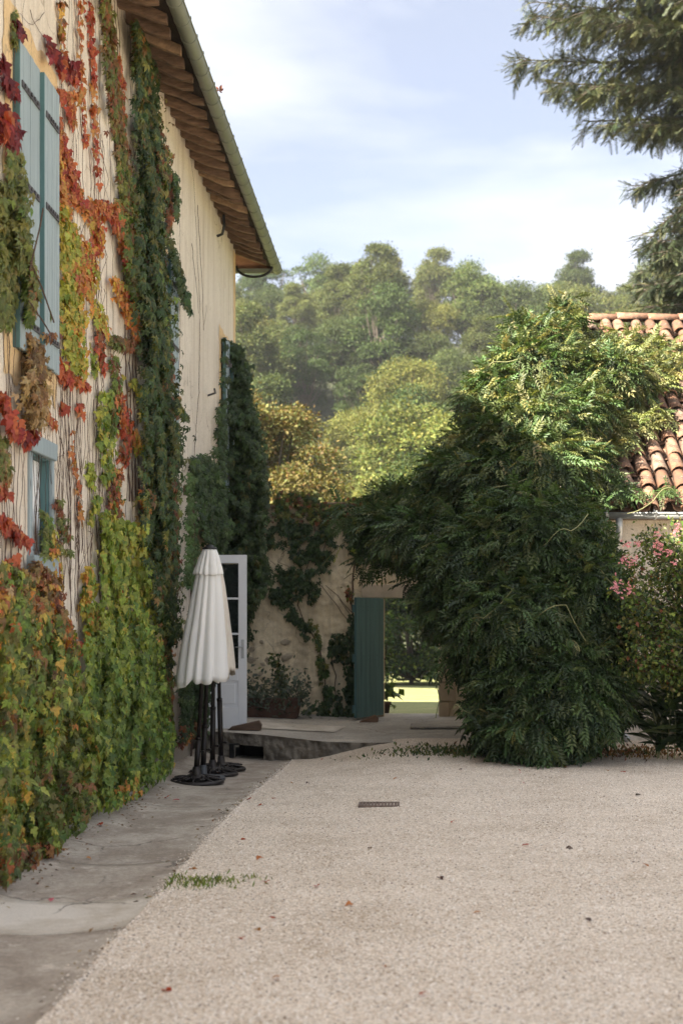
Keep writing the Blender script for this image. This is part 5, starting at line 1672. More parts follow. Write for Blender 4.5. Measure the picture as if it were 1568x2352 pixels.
dpn = empty('leafy_plant', (3.05, 16.6, .02)); tag(dpn, 'dark plant with long pointed leaves against the outbuilding wall', 'plant')
L = Leaves(LNG, 'long_leaf'); m = MB()
for k in range(14):
    bx = random.uniform(2.86, 3.6); byy = random.uniform(16.3, 17.3); h = random.uniform(.55, 1.1)
    m.tube([(bx, byy, .02), (bx + random.uniform(-.05, .05), byy, h * .5), (bx + random.uniform(-.1, .1), byy - .05, h)], .008, 5, False)
    n = 26; z = RNG.uniform(.05, 1, n) ** .8 * h; a = RNG.uniform(0, 6.28, n)
    P = np.stack([np.full(n, bx), np.full(n, byy), z], 1)
    L.add(P, np.stack([np.cos(a) + RNG.normal(0, .3, n), np.sin(a), RNG.uniform(.3, 1.8, n)], 1), np.stack([-.5 * np.cos(a) + RNG.normal(0, .4, n), -.5 * np.sin(a) - .4, RNG.uniform(.3, 1, n)], 1), RNG.uniform(.22, .5, n), pick_cols('deep*3 fresh wmid*.4', n))
o = m.build('stem', M_TENDRIL); attach(o, dpn)
L.build(dpn, M_LEAF, M_LEAFO, 150)
# planter with grey sage
pl = empty('planter', (-2.05, 21.7, .13)); tag(pl, 'long terracotta planter with grey-green sage behind the white door', 'planter')
m = MB(); x0, x1, y0, y1, z0, z1 = -2.52, -1.62, 21.45, 21.85, .13, .44
m.v = [(x0 + .05, y0 + .04, z0), (x1 - .07, y0 + .04, z0), (x1 - .07, y1 - .04, z0), (x0 + .05, y1 - .04, z0), (x0, y0, z1), (x1, y0, z1), (x1, y1, z1), (x0, y1, z1)]
m.f = [(0, 3, 2, 1), (0, 1, 5, 4), (1, 2, 6, 5), (2, 3, 7, 6), (3, 0, 4, 7), (4, 5, 6, 7)]
attach(m.build('trough', M_TERRA, None, bevel=.015), pl)
m = MB(); m.box(x0 - .015, x1 + .015, y0 - .018, y0, z1 - .05, z1 + .004); attach(m.build('rim', M_TERRA, None, bevel=.008), pl)
L = Leaves(LFS[:2], 'sage_leaf')
PAL['sage'] = [(.075, .10, .068), (.10, .125, .09), (.06, .085, .055), (.13, .15, .11)]
n = 900
P = np.stack([RNG.uniform(-2.6, -1.5, n), RNG.uniform(21.25, 21.9, n), .42 + RNG.normal(.06, .15, n)], 1)
P[:, 2] += .16 * np.exp(-((P[:, 0] + 1.72) / .12) ** 2) * RNG.uniform(0, 1, n)
L.add(P, RNG.normal(0, .7, (n, 3)) + [0, -.3, .1], RNG.normal(0, .4, (n, 3)) + [0, -.4, .9], .085 * RNG.uniform(.6, 1.2, n), pick_cols('sage', n))
n = 170; t = RNG.uniform(0, 1, n)
P = np.stack([-1.98 + .06 * np.sin(t * 5) + RNG.normal(0, .05, n), 21.7 + RNG.normal(0, .05, n), .5 + t * .62], 1)
L.add(P, RNG.normal(0, .7, (n, 3)) + [0, -.3, -.3], RNG.normal(0, .4, (n, 3)) + [0, -.5, .7], .085 * RNG.uniform(.6, 1.2, n), pick_cols('dark*2 olive', n))
L.build(pl, M_LEAF, M_LEAFO, 120)
m = MB(); m.tube([(-1.98, 21.7, .4), (-1.95, 21.7, .7), (-2.0, 21.7, 1.1)], .008, 5); attach(m.build('stem', M_STEM), pl)
# potted plant peeping from behind the gate
gp = empty('potted_plant', (-.43, 23.5, -.02)); tag(gp, 'small potted plant with broad leaves just beyond the gate', 'potted plant')
m = MB(); m.lathe([(.09, 0), (.13, .26), (.145, .26), (.145, .30), (.12, .30)], 16, (-.43, 23.5, -.03)); attach(m.build('pot', M_TERRA, None, True), gp)
L = Leaves(RND, 'broad_leaf'); n = 30
P = np.array([-.36, 23.5, .42]) + RNG.normal(0, .08, (n, 3))
L.add(P, RNG.normal(0, 1, (n, 3)) + [.4, -.2, -.2], RNG.normal(0, .4, (n, 3)) + [0, -.4, .9], .17 * RNG.uniform(.7, 1.2, n), pick_cols('green dark fresh', n))
n = 16; P = np.array([-.36, 23.35, 1.0]) + RNG.normal(0, .05, (n, 3)) * [.8, .5, 3]
L.add(P, RNG.normal(0, 1, (n, 3)) + [.4, -.2, -.2], RNG.normal(0, .4, (n, 3)) + [0, -.4, .9], .15 * RNG.uniform(.7, 1.2, n), pick_cols('green dark fresh', n))
L.build(gp, M_LEAF, M_LEAFO, 46); m = MB(); m.tube([(-.43, 23.5, .2), (-.42, 23.45, .6), (-.36, 23.35, 1.25)], .01, 5); attach(m.build('stem', M_STEM), gp)

# weeds and grass
def tuft(name, label, cx, cy, rx, ry, n, h, cols, cat='weeds', broad=0):
    """low growth around a spot of the yard (world x, y)"""
    LL = Leaves([long_leaf(), LFS[0]], 'blade')
    x = cx + RNG.normal(0, rx, n); y = cy + RNG.normal(0, ry, n)
    x = np.maximum(x, EDGE + .02) if cx > EDGE else x
    z = np.array([gravel_z(a, b) for a, b in zip(x, y)])
    T = np.stack([RNG.normal(0, .5, n), RNG.normal(0, .5, n), RNG.uniform(.5, 1.2, n)], 1)
    N = np.stack([RNG.normal(0, .5, n), RNG.normal(-.8, .5, n), RNG.normal(.3, .3, n)], 1)
    LL.add(np.stack([x, y, z], 1), T, N, h * RNG.uniform(.4, 1.2, n), pick_cols(cols, n), (RNG.uniform(0, 1, n) < broad).astype(int))
    e = empty(name, (cx, cy, gravel_z(cx, cy)))
    o = LL.build(e, M_LEAF); o.parent = None; o.name = name; o.location = e.location
    bpy.data.objects.remove(e)
    tag(o, label, cat, kind='stuff'); return o
tuft('grass_patch', 'thin green grass sprouting where the gravel meets the concrete strip', -1.30, 8.95, .16, .11, 330, .035, 'green lime olive', 'grass')
tuft('weed_patch', 'low green weeds under the wisteria at the edge of the gravel', .85, 17.3, .55, .30, 1500, .055, 'dark*2 fresh olive', 'weeds', .6)
tuft('leaf_litter', 'brown fallen leaves and weeds along the foot of the outbuilding wall', 2.4, 17.3, .8, .35, 1600, .05, 'rust brown*2 tan*.5 dark', 'leaves', 1)

def scraps():
    """small brown leaf scraps gathered at the foot of the ivy and along the strip edge"""
    LL = Leaves(LFS, 'scrap'); n = 420
    d = RNG.uniform(6.2, 18.2, n); near = RNG.uniform(0, 1, n) < .7
    x = np.where(near, WX + .30 + np.abs(RNG.normal(0, .14, n)), EDGE - np.abs(RNG.normal(0, .08, n)))
    z = np.array([strip_z(a, b) for a, b in zip(x, d)]) + .006
    T = np.stack([RNG.normal(0, 1, n), RNG.normal(0, 1, n), RNG.normal(0, .15, n)], 1); N = np.stack([RNG.normal(0, .25, n), RNG.normal(0, .25, n), np.ones(n)], 1)
    LL.add(np.stack([x, d, z], 1), T, N, RNG.uniform(.012, .045, n), pick_cols('brown*2 rust tan olive*.5', n))
    e = empty('leaf_scraps', (WX + .4, 12, 0)); o = LL.build(e, M_LEAF); o.parent = None; o.location = e.location; o.name = 'leaf_scraps'; bpy.data.objects.remove(e)
    tag(o, 'small brown leaf scraps lying along the foot of the ivy on the concrete strip', 'leaves', kind='stuff')
scraps()
# ------------------------------------------------------------------ parasols
def canopy_mesh(name, H, r_top, r_bot, folds, amp, mat, seed, z0, rot=0.0, hemv=.05):
    """closed canopy: cloth cone hanging in deep vertical folds with a scalloped hem"""
    r = random.Random(seed)
    n = 132; rows = 24
    # creases at uneven angles: each fold has its own width, depth and hem drop
    cuts = sorted((k + r.uniform(-.32, .32)) / folds for k in range(folds))
    dep = [r.uniform(.35, 1.3) for _ in range(folds)]; hm = [r.uniform(-1, 1) for _ in range(folds)]; tw_ = [r.uniform(-.05, .05) for _ in range(folds)]
    m = MB()
    for j in range(rows + 1):
        t = j / rows                         # 0 top .. 1 hem
        R = r_top + (r_bot - r_top) * (t ** .8)
        if t > .9: R *= 1 - .06 * ((t - .9) / .1) ** 2
        for i in range(n):
            s = (i / n - cuts[0]) % 1.0
            k = max(q for q in range(folds) if (cuts[q] - cuts[0]) <= s + 1e-9)
            a0 = cuts[k] - cuts[0]; a1 = (cuts[k + 1] - cuts[0]) if k + 1 < folds else 1.0
            u = (s - a0) / (a1 - a0)
            k2 = (k + 1) % folds
            dp_ = dep[k] * (1 - u) + dep[k2] * u
            crease = math.exp(-(min(u, 1 - u) * (a1 - a0) * folds / .20) ** 1.4)
            grow = min(1, .25 + t * 1.1)
            rr = R * (1 + .03 * math.sin(math.pi * u) - amp * dp_ * crease * grow)
            rr += .007 * mnoise.noise(Vector((math.cos(6.28 * s) * 2.5, math.sin(6.28 * s) * 2.5, t * 5 + seed))) * grow
            an = 2 * math.pi * (s + (tw_[k] * (1 - u) + tw_[k2] * u) * t * .35) + rot
            dz_ = hemv * (hm[k] * (1 - u) + hm[k2] * u - .6 * math.sin(math.pi * u))
            m.v.append((rr * math.cos(an), rr * math.sin(an), z0 + H * (1 - t) + dz_ * max(0, t - .8) / .2))
    for j in range(rows):
        for i in range(n):
            a = j * n + i; b = j * n + (i + 1) % n
            m.f.append((a, a + n, b + n, b))
    return m
def scroll_base(root, scroll=True, R=.30, thick=.03):
    b = empty('base', (0, 0, 0)); b.parent = root
    m = MB()
    if scroll:
        m.lathe([(R, 0), (R, .022), (R - .012, .034), (R - .045, .04), (R - .05, .03), (R - .05, .004)], 48)
        m.build('rim', M_CASTIRON, b, True)
        m = MB(); m.lathe([(.11, .012), (.11, .072), (.085, .086), (.05, .095), (.04, .17), (.034, .18)], 24); m.build('hub', M_CASTIRON, b, True)
        m = MB(); m.lathe([(R - .04, .002), (R - .04, .012), (.05, .018)], 40); m.build('floor_plate', M_BLACK, b, True)
        for k in range(8):
            m = MB(); a0 = 2 * math.pi * k / 8
            for s in (-1, 1):
                pts = []
                for q in range(15):
                    t = q / 14; ang_ = t * 4.6
                    rr = .062 * (1 - .55 * t)
                    cx, cy = R - .115, s * .052
                    lx = cx + rr * math.cos(ang_ + .3); ly = cy + s * rr * math.sin(ang_ + .3)
                    zz = .05 + .03 * (1 - (lx - .1) / .2)
                    pts.append((lx * math.cos(a0) - ly * math.sin(a0), lx * math.sin(a0) + ly * math.cos(a0), zz))
                m.tube(pts, .0095, 6)
            m.tube([(.09 * math.cos(a0), .09 * math.sin(a0), .078), ((R - .03) * math.cos(a0), (R - .03) * math.sin(a0), .036)], .010, 6)
            m.build('scroll', M_CASTIRON, b, True)
    else:
        m.lathe([(R, 0), (R, thick), (R - .015, thick + .012), (.05, thick + .03), (.04, .16), (.034, .17)], 40); m.build('plate', simple('grey_plastic_base', (.05, .055, .06), .5), b, True)
def parasol(label, X, d, lean, top, rb, seed, mat, scroll=True, sleeve=.5, rt=.085, flap=True, hem=1.02):
    z = strip_z(X, d)
    root = empty('closed_parasol', (X, d, z + .004)); tag(root, label, 'parasol', 'closed parasols beside the house')
    scroll_base(root, scroll, .30 if scroll else .25)
    # tilted upper part
    H = top
    lx, ly = lean
    sh = lambda zz: Vector((lx * (zz - .1) / (H - .1), ly * (zz - .1) / (H - .1), zz))
    m = MB(); m.tube([sh(.05), sh(H * .5), sh(H - .02)], .0225, 14); m.build('pole', M_POLE, root, True)
    m = MB(); m.tube([sh(.06), sh(sleeve)], .032, 14); m.tube([sh(sleeve - .03), sh(sleeve)], .035, 14); m.build('sleeve', M_POLE, root, True)
    m = MB(); p = sh(.34); m.tube([p + Vector((.028, -.0, 0)), p + Vector((.06, -.01, 0))], .010, 8); m.tube([p + Vector((.058, -.01, -.012)), p + Vector((.066, -.01, .012))], .018, 8); m.build('clamp_knob', M_POLE, root)
    cm_ = canopy_mesh('canopy', H - hem - .06, .075, rb, 11, .18, mat, seed, hem, rot=seed * .7)
    cm_.v = [tuple(Vector((a, b, 0)) + sh(c)) for a, b, c in cm_.v]
    o = cm_.build('canopy', mat, root, True)
    so = o.modifiers.new('t', 'SOLIDIFY'); so.thickness = .002
    if flap:
        fm = canopy_mesh('top_flap', .27, rt * .82, rb * .56, 12, .20, mat, seed + 3, H - .33, rot=seed, hemv=.014)
        fm.v = [tuple(Vector((a, b, 0)) + sh(c)) for a, b, c in fm.v]
        o = fm.build('top_flap', mat, root, True); so = o.modifiers.new('t', 'SOLIDIFY'); so.thickness = .002
    m = MB(); c = sh(H - .065); m.lathe([(.07, .0), (.085, .012), (.07, .03), (.045, .036), (.04, .052), (.01, .056)], 20, c); m.build('cap', M_RUBBER, root, True)
    return root
def uy(x, y, dguess):
    """world X and depth of a point on the strip seen at (x, y)"""
    d = dguess
    for _ in range(30):
        X = (x - VX) * d / F
        d = (EYE - strip_z(X, d)) * F / (y - VY)
    return (x - VX) * d / F, d
X, d = uy(451, 1800, 15)
parasol('front closed white parasol on a round scrolled iron foot', X, d, (.145, .02), 2.60, .295, 3, M_CANVAS, True, .5, hem=1.10)
X, d = uy(466, 1793, 15.5)
parasol('closed white parasol on a plain flat grey foot behind the front one', X, d, (.10, .0), 2.50, .20, 5, M_CANVAS, False, .62, hem=1.16)
X, d = uy(488, 1781, 16)
parasol('third closed parasol with scrolled foot and thick lower sleeve', X, d, (.02, -.0), 2.50, .20, 8, M_CANVAS2, True, .80, hem=1.16)
X, d = uy(508, 1770, 16.6)
parasol('rearmost closed parasol nearest the terrace step', X, d, (-.06, -.05), 2.50, .21, 12, M_CANVAS2, True, .88, hem=1.2)

# ------------------------------------------------------------------ drain grate, fallen leaves, loose stones
dg = empty('drain_grate', (-.26, 12.5, gravel_z(-.26, 12.5) + .002)); tag(dg, 'flat rusty iron drain grate set in the gravel', 'grate')
m = MB(); m.box(-.18, .18, -.13, -.11, -.01, .012); m.box(-.18, .18, .11, .13, -.01, .012); m.box(-.18, -.16, -.11, .11, -.01, .012); m.box(.16, .18, -.11, .11, -.01, .012); m.build('frame', M_GRATE, dg, bevel=.003)
for k in range(11):
    m = MB(); x = -.145 + k * .029; m.box(x - .0105, x + .0105, -.109, .109, -.008, .009); m.build('bar', M_GRATE, dg, bevel=.002)
m = MB(); m.box(-.16, .16, -.11, .11, -.02, -.012); m.build('pit', M_BLACK, dg)

ORD = ['first', 'second', 'third', 'fourth', 'fifth', 'sixth', 'seventh', 'eighth', 'ninth', 'tenth', 'eleventh', 'twelfth', 'thirteenth', 'fourteenth', 'fifteenth', 'sixteenth', 'seventeenth', 'eighteenth', 'nineteenth', 'twentieth']
LEAFM = []
for q, (tv, tf) in enumerate(IVY + CRE[:1]):
    me = bpy.data.meshes.new('fallen_leaf'); me.from_pydata([(a, b, c * 1.6) for a, b, c in tv], [], tf); me.materials.append(M_LEAFO); me.update(); LEAFM.append(me)
FL = [(625, 2115, 'r'), (805, 2080, 'o'), (708, 1800, 'd'), (668, 1800, 'o'), (627, 1838, 'r'), (1040, 1890, 'r'), (880, 2225, 'o'), (1010, 2020, 'd'), (1210, 1945, 'r'), (1430, 1775, 'r'), (1395, 1772, 'o'),
      (575, 1838, 'r'), (600, 1852, 'r'), (560, 1930, 'r'), (590, 1976, 'o'), (610, 2030, 'r'), (728, 2040, 'r'), (590, 2140, 'o'), (555, 2160, 'r'), (640, 2250, 'o'), (380, 2280, 'r'), (1195, 1778, 'p'), (1200, 1800, 'p'),
      (1190, 1770, 'r'), (1310, 1950, 'd'), (910, 1790, 'o'), (740, 1745, 'r'), (1060, 1770, 'd'), (1460, 1830, 'd'), (1300, 1765, 'r'), (1250, 1752, 'o'), (1100, 2100, 'o'), (1350, 2120, 'd'), (970, 2290, 'r'), (1480, 1990, 'o'), (850, 1950, 'd')]
FC = {'r': (.42, .07, .03), 'o': (.46, .20, .06), 'd': (.07, .04, .03), 'p': (.60, .16, .22)}
FN = {'r': ('small dry red leaf lying on the pale gravel', 'red leaves on the gravel'), 'o': ('curled orange leaf lying on the pale gravel', 'orange leaves on the gravel'),
      'd': ('dark shrivelled leaf lying on the pale gravel', 'dark leaves on the gravel'), 'p': ('fallen pink petal on the gravel near the shrub', 'pink petals on the gravel')}
def ground_pt(x, y, zf, d=10):
    for _ in range(30):
        X = (x - VX) * d / F; d = (EYE - zf(X, d)) * F / (y - VY)
    return (x - VX) * d / F, d
cnt_ = {}
WORD = {'r': 'dry red', 'o': 'curled orange', 'd': 'dark shrivelled', 'p': 'pink'}
for (x, y, k) in sorted(FL, key=lambda q: -q[1]):
    cnt_[k] = cnt_.get(k, 0) + 1
    FN[k] = (f"{WORD[k]} {'petal' if k == 'p' else 'leaf'} on the gravel, {ORD[cnt_[k] - 1]} nearest of its colour", FN[k][1])
    X, d = ground_pt(x, y, gravel_z)
    if X < EDGE + .03: zf = strip_z
    else: zf = gravel_z
    o = bpy.data.objects.new('fallen_petal' if k == 'p' else 'fallen_leaf', random.choice(LEAFM)); COL.objects.link(o)
    s = random.uniform(.028, .055) * (.6 if k == 'p' else 1)
    o.location = (X, d, zf(X, d) + .012); o.scale = (s, s, s); o.rotation_euler = (random.uniform(-.5, .5), random.uniform(-.5, .5), random.uniform(0, 6.28))
    o.color = (*[c * random.uniform(.8, 1.2) for c in FC[k]], 1); tag(o, FN[k][0], 'petal' if k == 'p' else 'leaf', FN[k][1])
for sn_, (x, y, k) in enumerate(((385, 1505 + 1550 - 1220, 'r'), (235, 1898, 'r'), (150, 1955, 'o'), (200, 1975, 'o'), (410, 1842, 'p'), (120, 2075, 'p'), (440, 2000, 'o'))):
    X, d = ground_pt(x, y, strip_z)
    o = bpy.data.objects.new('fallen_leaf', random.choice(LEAFM)); COL.objects.link(o)
    s = random.uniform(.035, .06); o.location = (X, d, strip_z(X, d) + .016); o.scale = (s, s, s); o.rotation_euler = (random.uniform(-.4, .4), random.uniform(-.4, .4), random.uniform(0, 6.28))
    o.color = (*FC[k], 1); tag(o, ['red leaf on the concrete strip below the green ivy', 'red leaf on the concrete strip close to the ivy foot', 'orange leaf at the ivy foot on the strip', 'orange leaf on the strip just past the joint', 'pink scrap on the strip near the parasol feet', 'pink scrap on the pale cement band', 'orange leaf on the strip beside the gravel edge'][sn_], 'leaf', 'leaves on the concrete strip')
# leaf on the gutter edge of the house
o = bpy.data.objects.new('caught_leaf', LEAFM[3]); COL.objects.link(o); o.location = Q(503, 208, 16.3) ; o.scale = (.08, .08, .08); o.rotation_euler = (1.9, .3, .4); o.color = (.14, .05, .03, 1)
tag(o, 'dry red leaf caught on the outer lip of the house gutter', 'leaf')

# loose gravel chips: real stones over the near yard
def chips():
    n = 50000
    d = 5.4 + (RNG.uniform(0, 1, n) ** 1.3) * 11.5
    xl = np.maximum((-40 - VX) * d / F, EDGE - .02); xr = (1620 - VX) * d / F
    x = xl + (xr - xl) * RNG.uniform(0, 1, n)
    ns = 3500
    d2 = RNG.uniform(5.4, 18.5, ns); x2 = EDGE - np.abs(RNG.normal(0, .06, ns)) ** 1.2 * 1.3 + .03
    x = np.concatenate([x, x2]); d = np.concatenate([d, d2]); n = n + ns
    z = np.array([gravel_z(a, b) if a > EDGE else strip_z(a, b) for a, b in zip(x, d)])
    tv = np.array([(1, 0, 0), (-.5, .87, 0), (-.5, -.87, 0), (.1, .05, .75), (.3, -.5, .55)])
    tf = [(0, 1, 3), (1, 2, 3), (2, 4, 3), (4, 0, 3), (2, 0, 4)]
    LL = Leaves([(tv, tf)], 'chip')
    a = RNG.uniform(0, 6.28, n)
    T = np.stack([np.cos(a), np.sin(a), RNG.normal(0, .25, n)], 1); N = np.stack([RNG.normal(0, .3, n), RNG.normal(0, .3, n), np.ones(n)], 1)
    g = RNG.choice(5, n, p=[.34, .3, .2, .1, .06])
    pal = np.array([(.76, .67, .57), (.84, .77, .69), (.64, .53, .43), (.44, .34, .25), (.24, .19, .16)])
    LL.add(np.stack([x, d, z - .002], 1), T, N, RNG.uniform(.0045, .0115, n), pal[g] * RNG.uniform(.85, 1.1, (n, 1)))
    e = empty('gravel_chips', (0, 8, 0))
    m_, nt, b, out = new_mat('gravel_chip')
    at = nt.nodes.new('ShaderNodeAttribute'); at.attribute_name = 'Col'; nt.links.new(at.outputs['Color'], b.inputs['Base Color']); b.inputs['Roughness'].default_value = .95; b.inputs['Specular IOR Level'].default_value = .15
    o = LL.build(e, m_); o.parent = None; o.location = e.location; bpy.data.objects.remove(e); o.name = 'gravel_chips'
    tag(o, 'loose pale gravel chips strewn over the whole yard', 'gravel', kind='stuff')
chips()

# ------------------------------------------------------------------ trees
def crown_mesh(name, W, H, nclump, per, leaf, seed, cols, lean=0.0, shape='round'):
    r = random.Random(seed)
    LL = Leaves(RND + LFS[:1], name)
    cl = []
    for k in range(nclump):
        for _ in range(50):
            u = Vector((r.gauss(0, 1), r.gauss(0, 1), r.gauss(0, 1))).normalized() * (r.uniform(.25, 1) ** .45)
            if shape == 'tall' and abs(u.z) > .95: continue
            break
        x, y, z = u.x * W * .42, u.y * W * .42, u.z * H * .43
        if shape == 'tall': x *= (1 - .45 * max(0, u.z)); y *= (1 - .45 * max(0, u.z))
        cl.append((Vector((x + lean * z, y, z + H * .5)), W * r.choice((.07, .10, .13, .17, .21)) * r.uniform(.85, 1.15)))
    for c, cr_ in cl:
        n = int(per * (cr_ / (W * .13)) ** 2)
        u = RNG.normal(size=(n, 3)); u /= np.linalg.norm(u, axis=1, keepdims=True)
        u[:, 2] = np.where(u[:, 2] < -.35, -u[:, 2], u[:, 2])
        rr = RNG.uniform(.2, 1.0, n) ** .55 * np.where(RNG.uniform(0, 1, n) < .16, 1.35, 1.0)
        P = np.array(c) + u * (cr_ * rr)[:, None] * np.array([1, 1, .72])
        T = u + RNG.normal(0, .6, (n, 3)); T[:, 2] -= .3
        N = u * .7 + RNG.normal(0, .45, (n, 3)); N[:, 2] += .5
        tone = r.uniform(.7, 1.3)
        LL.add(P, T, N, leaf * RNG.uniform(.6, 1.3, n), np.clip(pick_cols(cols, n) * tone, 0, 1))
    e = empty('tmp', (0, 0, 0)); o = LL.build(e, M_TREE, name=name); me = o.data
    bpy.data.objects.remove(o); bpy.data.objects.remove(e)
    # limbs
    m = MB()
    for c, cr_ in cl[::2]:
        b = Vector((lean * H * .1, 0, H * .12)); mid = b.lerp(c, .5) + Vector((0, 0, -.05 * H))
        m.tube([b, mid, c], [W * .018, W * .011, W * .004], 5, False)
    m.tube([(0, 0, -H * .55), (0, 0, 0), (lean * H * .2, 0, H * .2), (lean * H * .4, 0, H * .5)], [W * .032, W * .028, W * .022, W * .012], 7, False)
    tm = bpy.data.meshes.new(name + '_trunk'); tm.from_pydata(m.v, [], m.f); tm.materials.append(M_BARK); tm.update()
    return me, tm
PAL['wood'] = [(.10, .135, .042), (.125, .16, .05), (.075, .11, .036), (.15, .175, .055)]
PAL['acacia'] = [(.135, .155, .055), (.16, .175, .06), (.11, .135, .05), (.185, .185, .062)]
PAL['chest'] = [(.145, .125, .042), (.125, .105, .036), (.17, .15, .05), (.125, .08, .03), (.10, .11, .036)]
PROTO = [crown_mesh('crown', 5.8, 8.0, 84, 260, .165, 21, 'wood'), crown_mesh('crown', 6.4, 7.6, 92, 260, .165, 22, 'wood acacia'), crown_mesh('crown', 4.8, 9.5, 80, 250, .155, 23, 'acacia', .06, 'tall'),
         crown_mesh('crown', 7, 6.8, 96, 260, .165, 24, 'acacia'), crown_mesh('crown', 5.4, 8.6, 60, 250, .155, 25, 'wood', -.07), crown_mesh('crown', 4.6, 6.0, 66, 250, .145, 26, 'acacia wood')]
PNAME = ['rounded', 'broad', 'tall', 'spreading', 'open', 'small']
TINTS = [((.82, .86, .82), 'mid green'), ((1.1, 1.06, .8), 'yellow-green'), ((.5, .6, .56), 'dark green'), ((.42, .52, .5), 'deep green'), ((.6, .66, .58), 'muted green'), ((.92, .86, .8), 'olive'), ((.76, .86, .86), 'grey-green')]
def place_tree(name, label, cat, group, proto, x, d, z, s, rz, tint):
    root = empty(name, (x, d, z), rz); tag(root, label, cat, group); root.scale = (s, s, s)
    for nm, me in (('crown', proto[0]), ('trunk', proto[1])):
        o = bpy.data.objects.new(nm, me); COL.objects.link(o); o.parent = root
        o.color = (*tint, 1)
    return root
rt_ = random.Random(5)
ROWS = [(60, 'foot of the hill', .75), (69, 'second row up', .85), (79, 'third row up', .95), (89, 'fourth row up', 1.0), (100, 'fifth row up', 1.0), (111, 'sixth row up', 1.0), (123, 'seventh row up', 1.0), (136, 'eighth row up', 1.0), (150, 'row under the ridge', 1.0), (164, 'skyline ridge', 1.05)]
for (d0, where, sc_) in ROWS:
    wl_ = (520 - VX) * d0 / F - 4; wr_ = (1600 - VX) * d0 / F + 5
    step = 4.4 * sc_; k = 0; x = wl_ + rt_.uniform(0, 2)
    while x < wr_:
        d = d0 + rt_.uniform(-5, 5); q = rt_.randrange(6); ti = rt_.choice(TINTS)
        s = sc_ * rt_.uniform(.72, 1.22)
        z = terrain_z(x, d) + .9 * s
        if k < len(ORD):
            place_tree('hill_tree', f'{ti[1]} {PNAME[q]} tree, {ORD[k]} from the left in the {where}', 'tree', 'trees on the wooded hill', PROTO[q], x, d, z, s, rt_.uniform(0, 6.28), ti[0])
        k += 1; x += step * rt_.uniform(.75, 1.25)
# nearer trees beyond the garden wall
CH = crown_mesh('crown', 7, 9.0, 64, 620, .15, 31, 'chest')
place_tree('chestnut_tree', 'golden brown chestnut tree beyond the house corner and garden wall', 'tree', None, CH, -4.45, 42, 1.8, .78, .4, (1, 1, 1))
place_tree('garden_tree', 'pale yellow-green tree rising behind the wisteria', 'tree', None, PROTO[3], 2.7, 50, 1.0, .72, 1.0, (.98, .96, .8))
place_tree('garden_tree', 'round pale green bush just above the middle of the garden wall', 'tree', None, PROTO[5], -1.3, 52, .4, .62, 2.0, (1.1, 1.06, .85))
place_tree('garden_tree', 'grey-green round tree above the left part of the garden wall', 'tree', None, PROTO[0], -3.0, 58, .6, .68, 2.6, (.95, 1.05, 1.0))
# dark shrubs seen through the gate
SH = crown_mesh('crown', 3.2, 3.2, 40, 260, .12, 41, 'deep*2 dark green')
for k, (x, d, s, lb) in enumerate(((-1.6, 47, 1.0, 'dark hedge shrub seen through the gate, left'), (.1, 48, 1.1, 'dark hedge shrub seen through the gate, middle'), (1.9, 47, 1.05, 'dark hedge shrub seen through the gate, right'), (3.8, 48, 1.1, 'dark hedge shrub beyond the gate, hidden by the wisteria'))):
    place_tree('hedge_shrub', lb, 'shrub', 'dark shrubs beyond the meadow', SH, x, d, terrain_z(x, d) - .25, s, k * 1.3, (1, 1, 1))
place_tree('garden_tree', 'dark leafy tree overhanging the meadow beyond the gate', 'tree', None, PROTO[1], .6, 53, 2.0, .75, .2, (.45, .55, .5))

# ------------------------------------------------------------------ conifer behind the outbuilding
con = empty('conifer', (7.3, 27.0, -.1)); tag(con, 'tall dark spruce reaching in from the upper right corner', 'tree')
m = MB(); m.tube([(7.3, 27, -.2), (7.3, 27, 8), (7.25, 27, 16), (7.2, 27, 22)], [.34, .26, .15, .03], 10); attach(m.build('trunk', M_BARK, None, True), con)
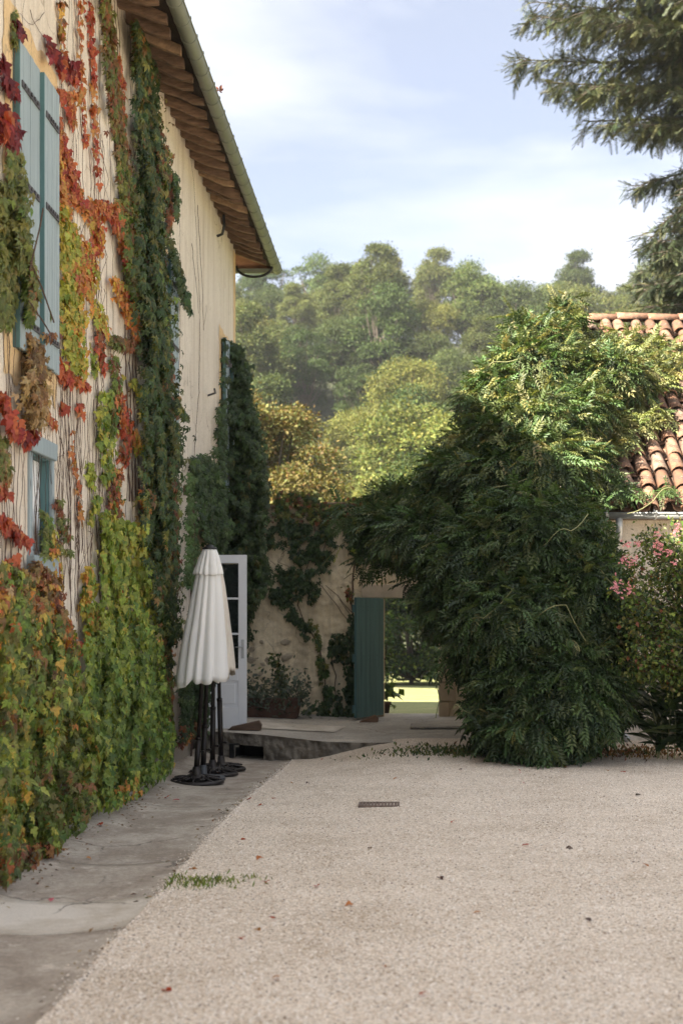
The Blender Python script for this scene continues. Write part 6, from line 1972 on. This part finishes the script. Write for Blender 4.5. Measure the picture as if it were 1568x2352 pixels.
# spray: a twig with needles on both sides, tip +Y
v = []; f = []
rs = random.Random(3)
for k in range(9):
    y = .08 + k * .1
    for s in (-1, 1):
        n = len(v); L_ = .20 * (1 - .5 * k / 9) * rs.uniform(.8, 1.2); zz = rs.uniform(-.05, .03)
        v += [(0, y - .035, 0), (0, y + .035, 0), (s * L_, y + .11, zz - .02)]
        f += [(n, n + 1, n + 2)]
n = len(v); v += [(-.02, .9, 0), (.02, .9, 0), (0, 1.08, -.03)]; f.append((n, n + 1, n + 2))
SPR = [tmpl(v, f)]
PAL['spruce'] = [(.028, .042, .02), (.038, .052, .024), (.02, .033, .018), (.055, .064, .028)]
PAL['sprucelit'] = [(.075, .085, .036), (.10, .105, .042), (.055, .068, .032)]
LL = Leaves(SPR, 'spray'); m = MB()
rc = random.Random(9)
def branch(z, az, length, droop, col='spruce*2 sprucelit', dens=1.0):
    b = Vector((7.3, 27.0, z)); dirh = Vector((math.cos(az), math.sin(az), 0)); side = Vector((-dirh.y, dirh.x, 0))
    pts = []
    for q in range(9):
        t = q / 8
        pts.append(b + dirh * length * t + Vector((0, 0, length * (.10 * t - droop * t * t + .16 * max(0, t - .65) ** 1.2))) + side * .06 * math.sin(3 * t + az))
    m.tube(pts, [.05 * (1 - .85 * q / 8) for q in range(9)], 5, False)
    for q in range(int(length * 19 * dens)):
        t = rc.uniform(.12, 1.0); i = min(7, int(t * 8)); p = pts[i].lerp(pts[i + 1], t * 8 - i)
        if p.x > 6.2 and rc.random() < .88: continue
        if p.y > 28.2 and rc.random() < .5: continue
        s = rc.choice((-1, 1)); tl = length * rc.uniform(.14, .30) * (1.12 - t * .7)
        td = (side * s * rc.uniform(.5, 1) + dirh * rc.uniform(.3, .9) + Vector((0, 0, rc.uniform(-.55, -.05)))).normalized()
        m.tube([p, p + td * tl * .6 + Vector((0, 0, .02)), p + td * tl], [.010, .007, .003], 4, False)
        n = max(4, int(tl / .06))
        tt = RNG.uniform(.05, 1.02, n)
        P = np.array(p) + np.array(td) * (tt * tl)[:, None] + RNG.normal(0, .025, (n, 3))
        T = np.array(td) * 1.0 + RNG.normal(0, .5, (n, 3)); T[:, 2] -= .25
        N = RNG.normal(0, .3, (n, 3)); N[:, 2] += 1
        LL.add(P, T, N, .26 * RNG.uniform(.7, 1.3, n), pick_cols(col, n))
z = 4.5
while z < 19:
    base_len = 3.6 if z < 10 else 4.6 if z < 14 else 3.2
    for q in range(5):
        a = rc.uniform(0, 6.28)
        ln = base_len * rc.uniform(.7, 1.05)
        if math.cos(a) < -.3 and abs(math.sin(a)) < .95:     # the side seen from the yard
            ln = min(ln, 2.9 if z < 9.3 else 3.0)
            if 9.4 < z < 10.2: ln = min(ln, 2.2)
        branch(z, a, ln, rc.uniform(.18, .32))
    z += .42
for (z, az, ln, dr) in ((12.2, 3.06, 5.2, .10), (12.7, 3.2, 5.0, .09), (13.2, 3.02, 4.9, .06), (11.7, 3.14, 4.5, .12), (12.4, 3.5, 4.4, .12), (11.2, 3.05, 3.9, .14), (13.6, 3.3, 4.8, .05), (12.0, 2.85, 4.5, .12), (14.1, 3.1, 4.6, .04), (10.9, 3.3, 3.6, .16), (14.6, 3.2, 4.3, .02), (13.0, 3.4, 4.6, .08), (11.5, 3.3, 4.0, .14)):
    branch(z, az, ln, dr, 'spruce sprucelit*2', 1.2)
zz_ = 6.6
while zz_ < 9.9:
    for q in range(4):
        branch(zz_ + rc.uniform(-.1, .1), math.pi + rc.uniform(-.5, .5), rc.uniform(2.45, 2.95) * (1 - .25 * smooth(9.0, 9.9, zz_)), rc.uniform(.12, .26), 'spruce*2 sprucelit*.6', 1.0)
    zz_ += .27
attach(m.build('branch', M_BARK), con)
LL.build(con, M_NEEDLE, name='needles')

# ------------------------------------------------------------------ air between the yard and the hill
hz = MB(); hz.box(-120, 120, -20, 260, -2.5, 75)
mh = bpy.data.materials.new('pale_air'); mh.use_nodes = True; mh.node_tree.nodes.clear()
ho = mh.node_tree.nodes.new('ShaderNodeOutputMaterial'); hv = mh.node_tree.nodes.new('ShaderNodeVolumePrincipled')
hv.inputs['Color'].default_value = (.93, .96, 1.0, 1); hv.inputs['Density'].default_value = .00038; hv.inputs['Anisotropy'].default_value = .2
mh.node_tree.links.new(hv.outputs[0], ho.inputs['Volume'])
o = hz.build('haze', mh); tag(o, 'thin pale summer haze over the wooded hill', 'haze', kind='stuff')
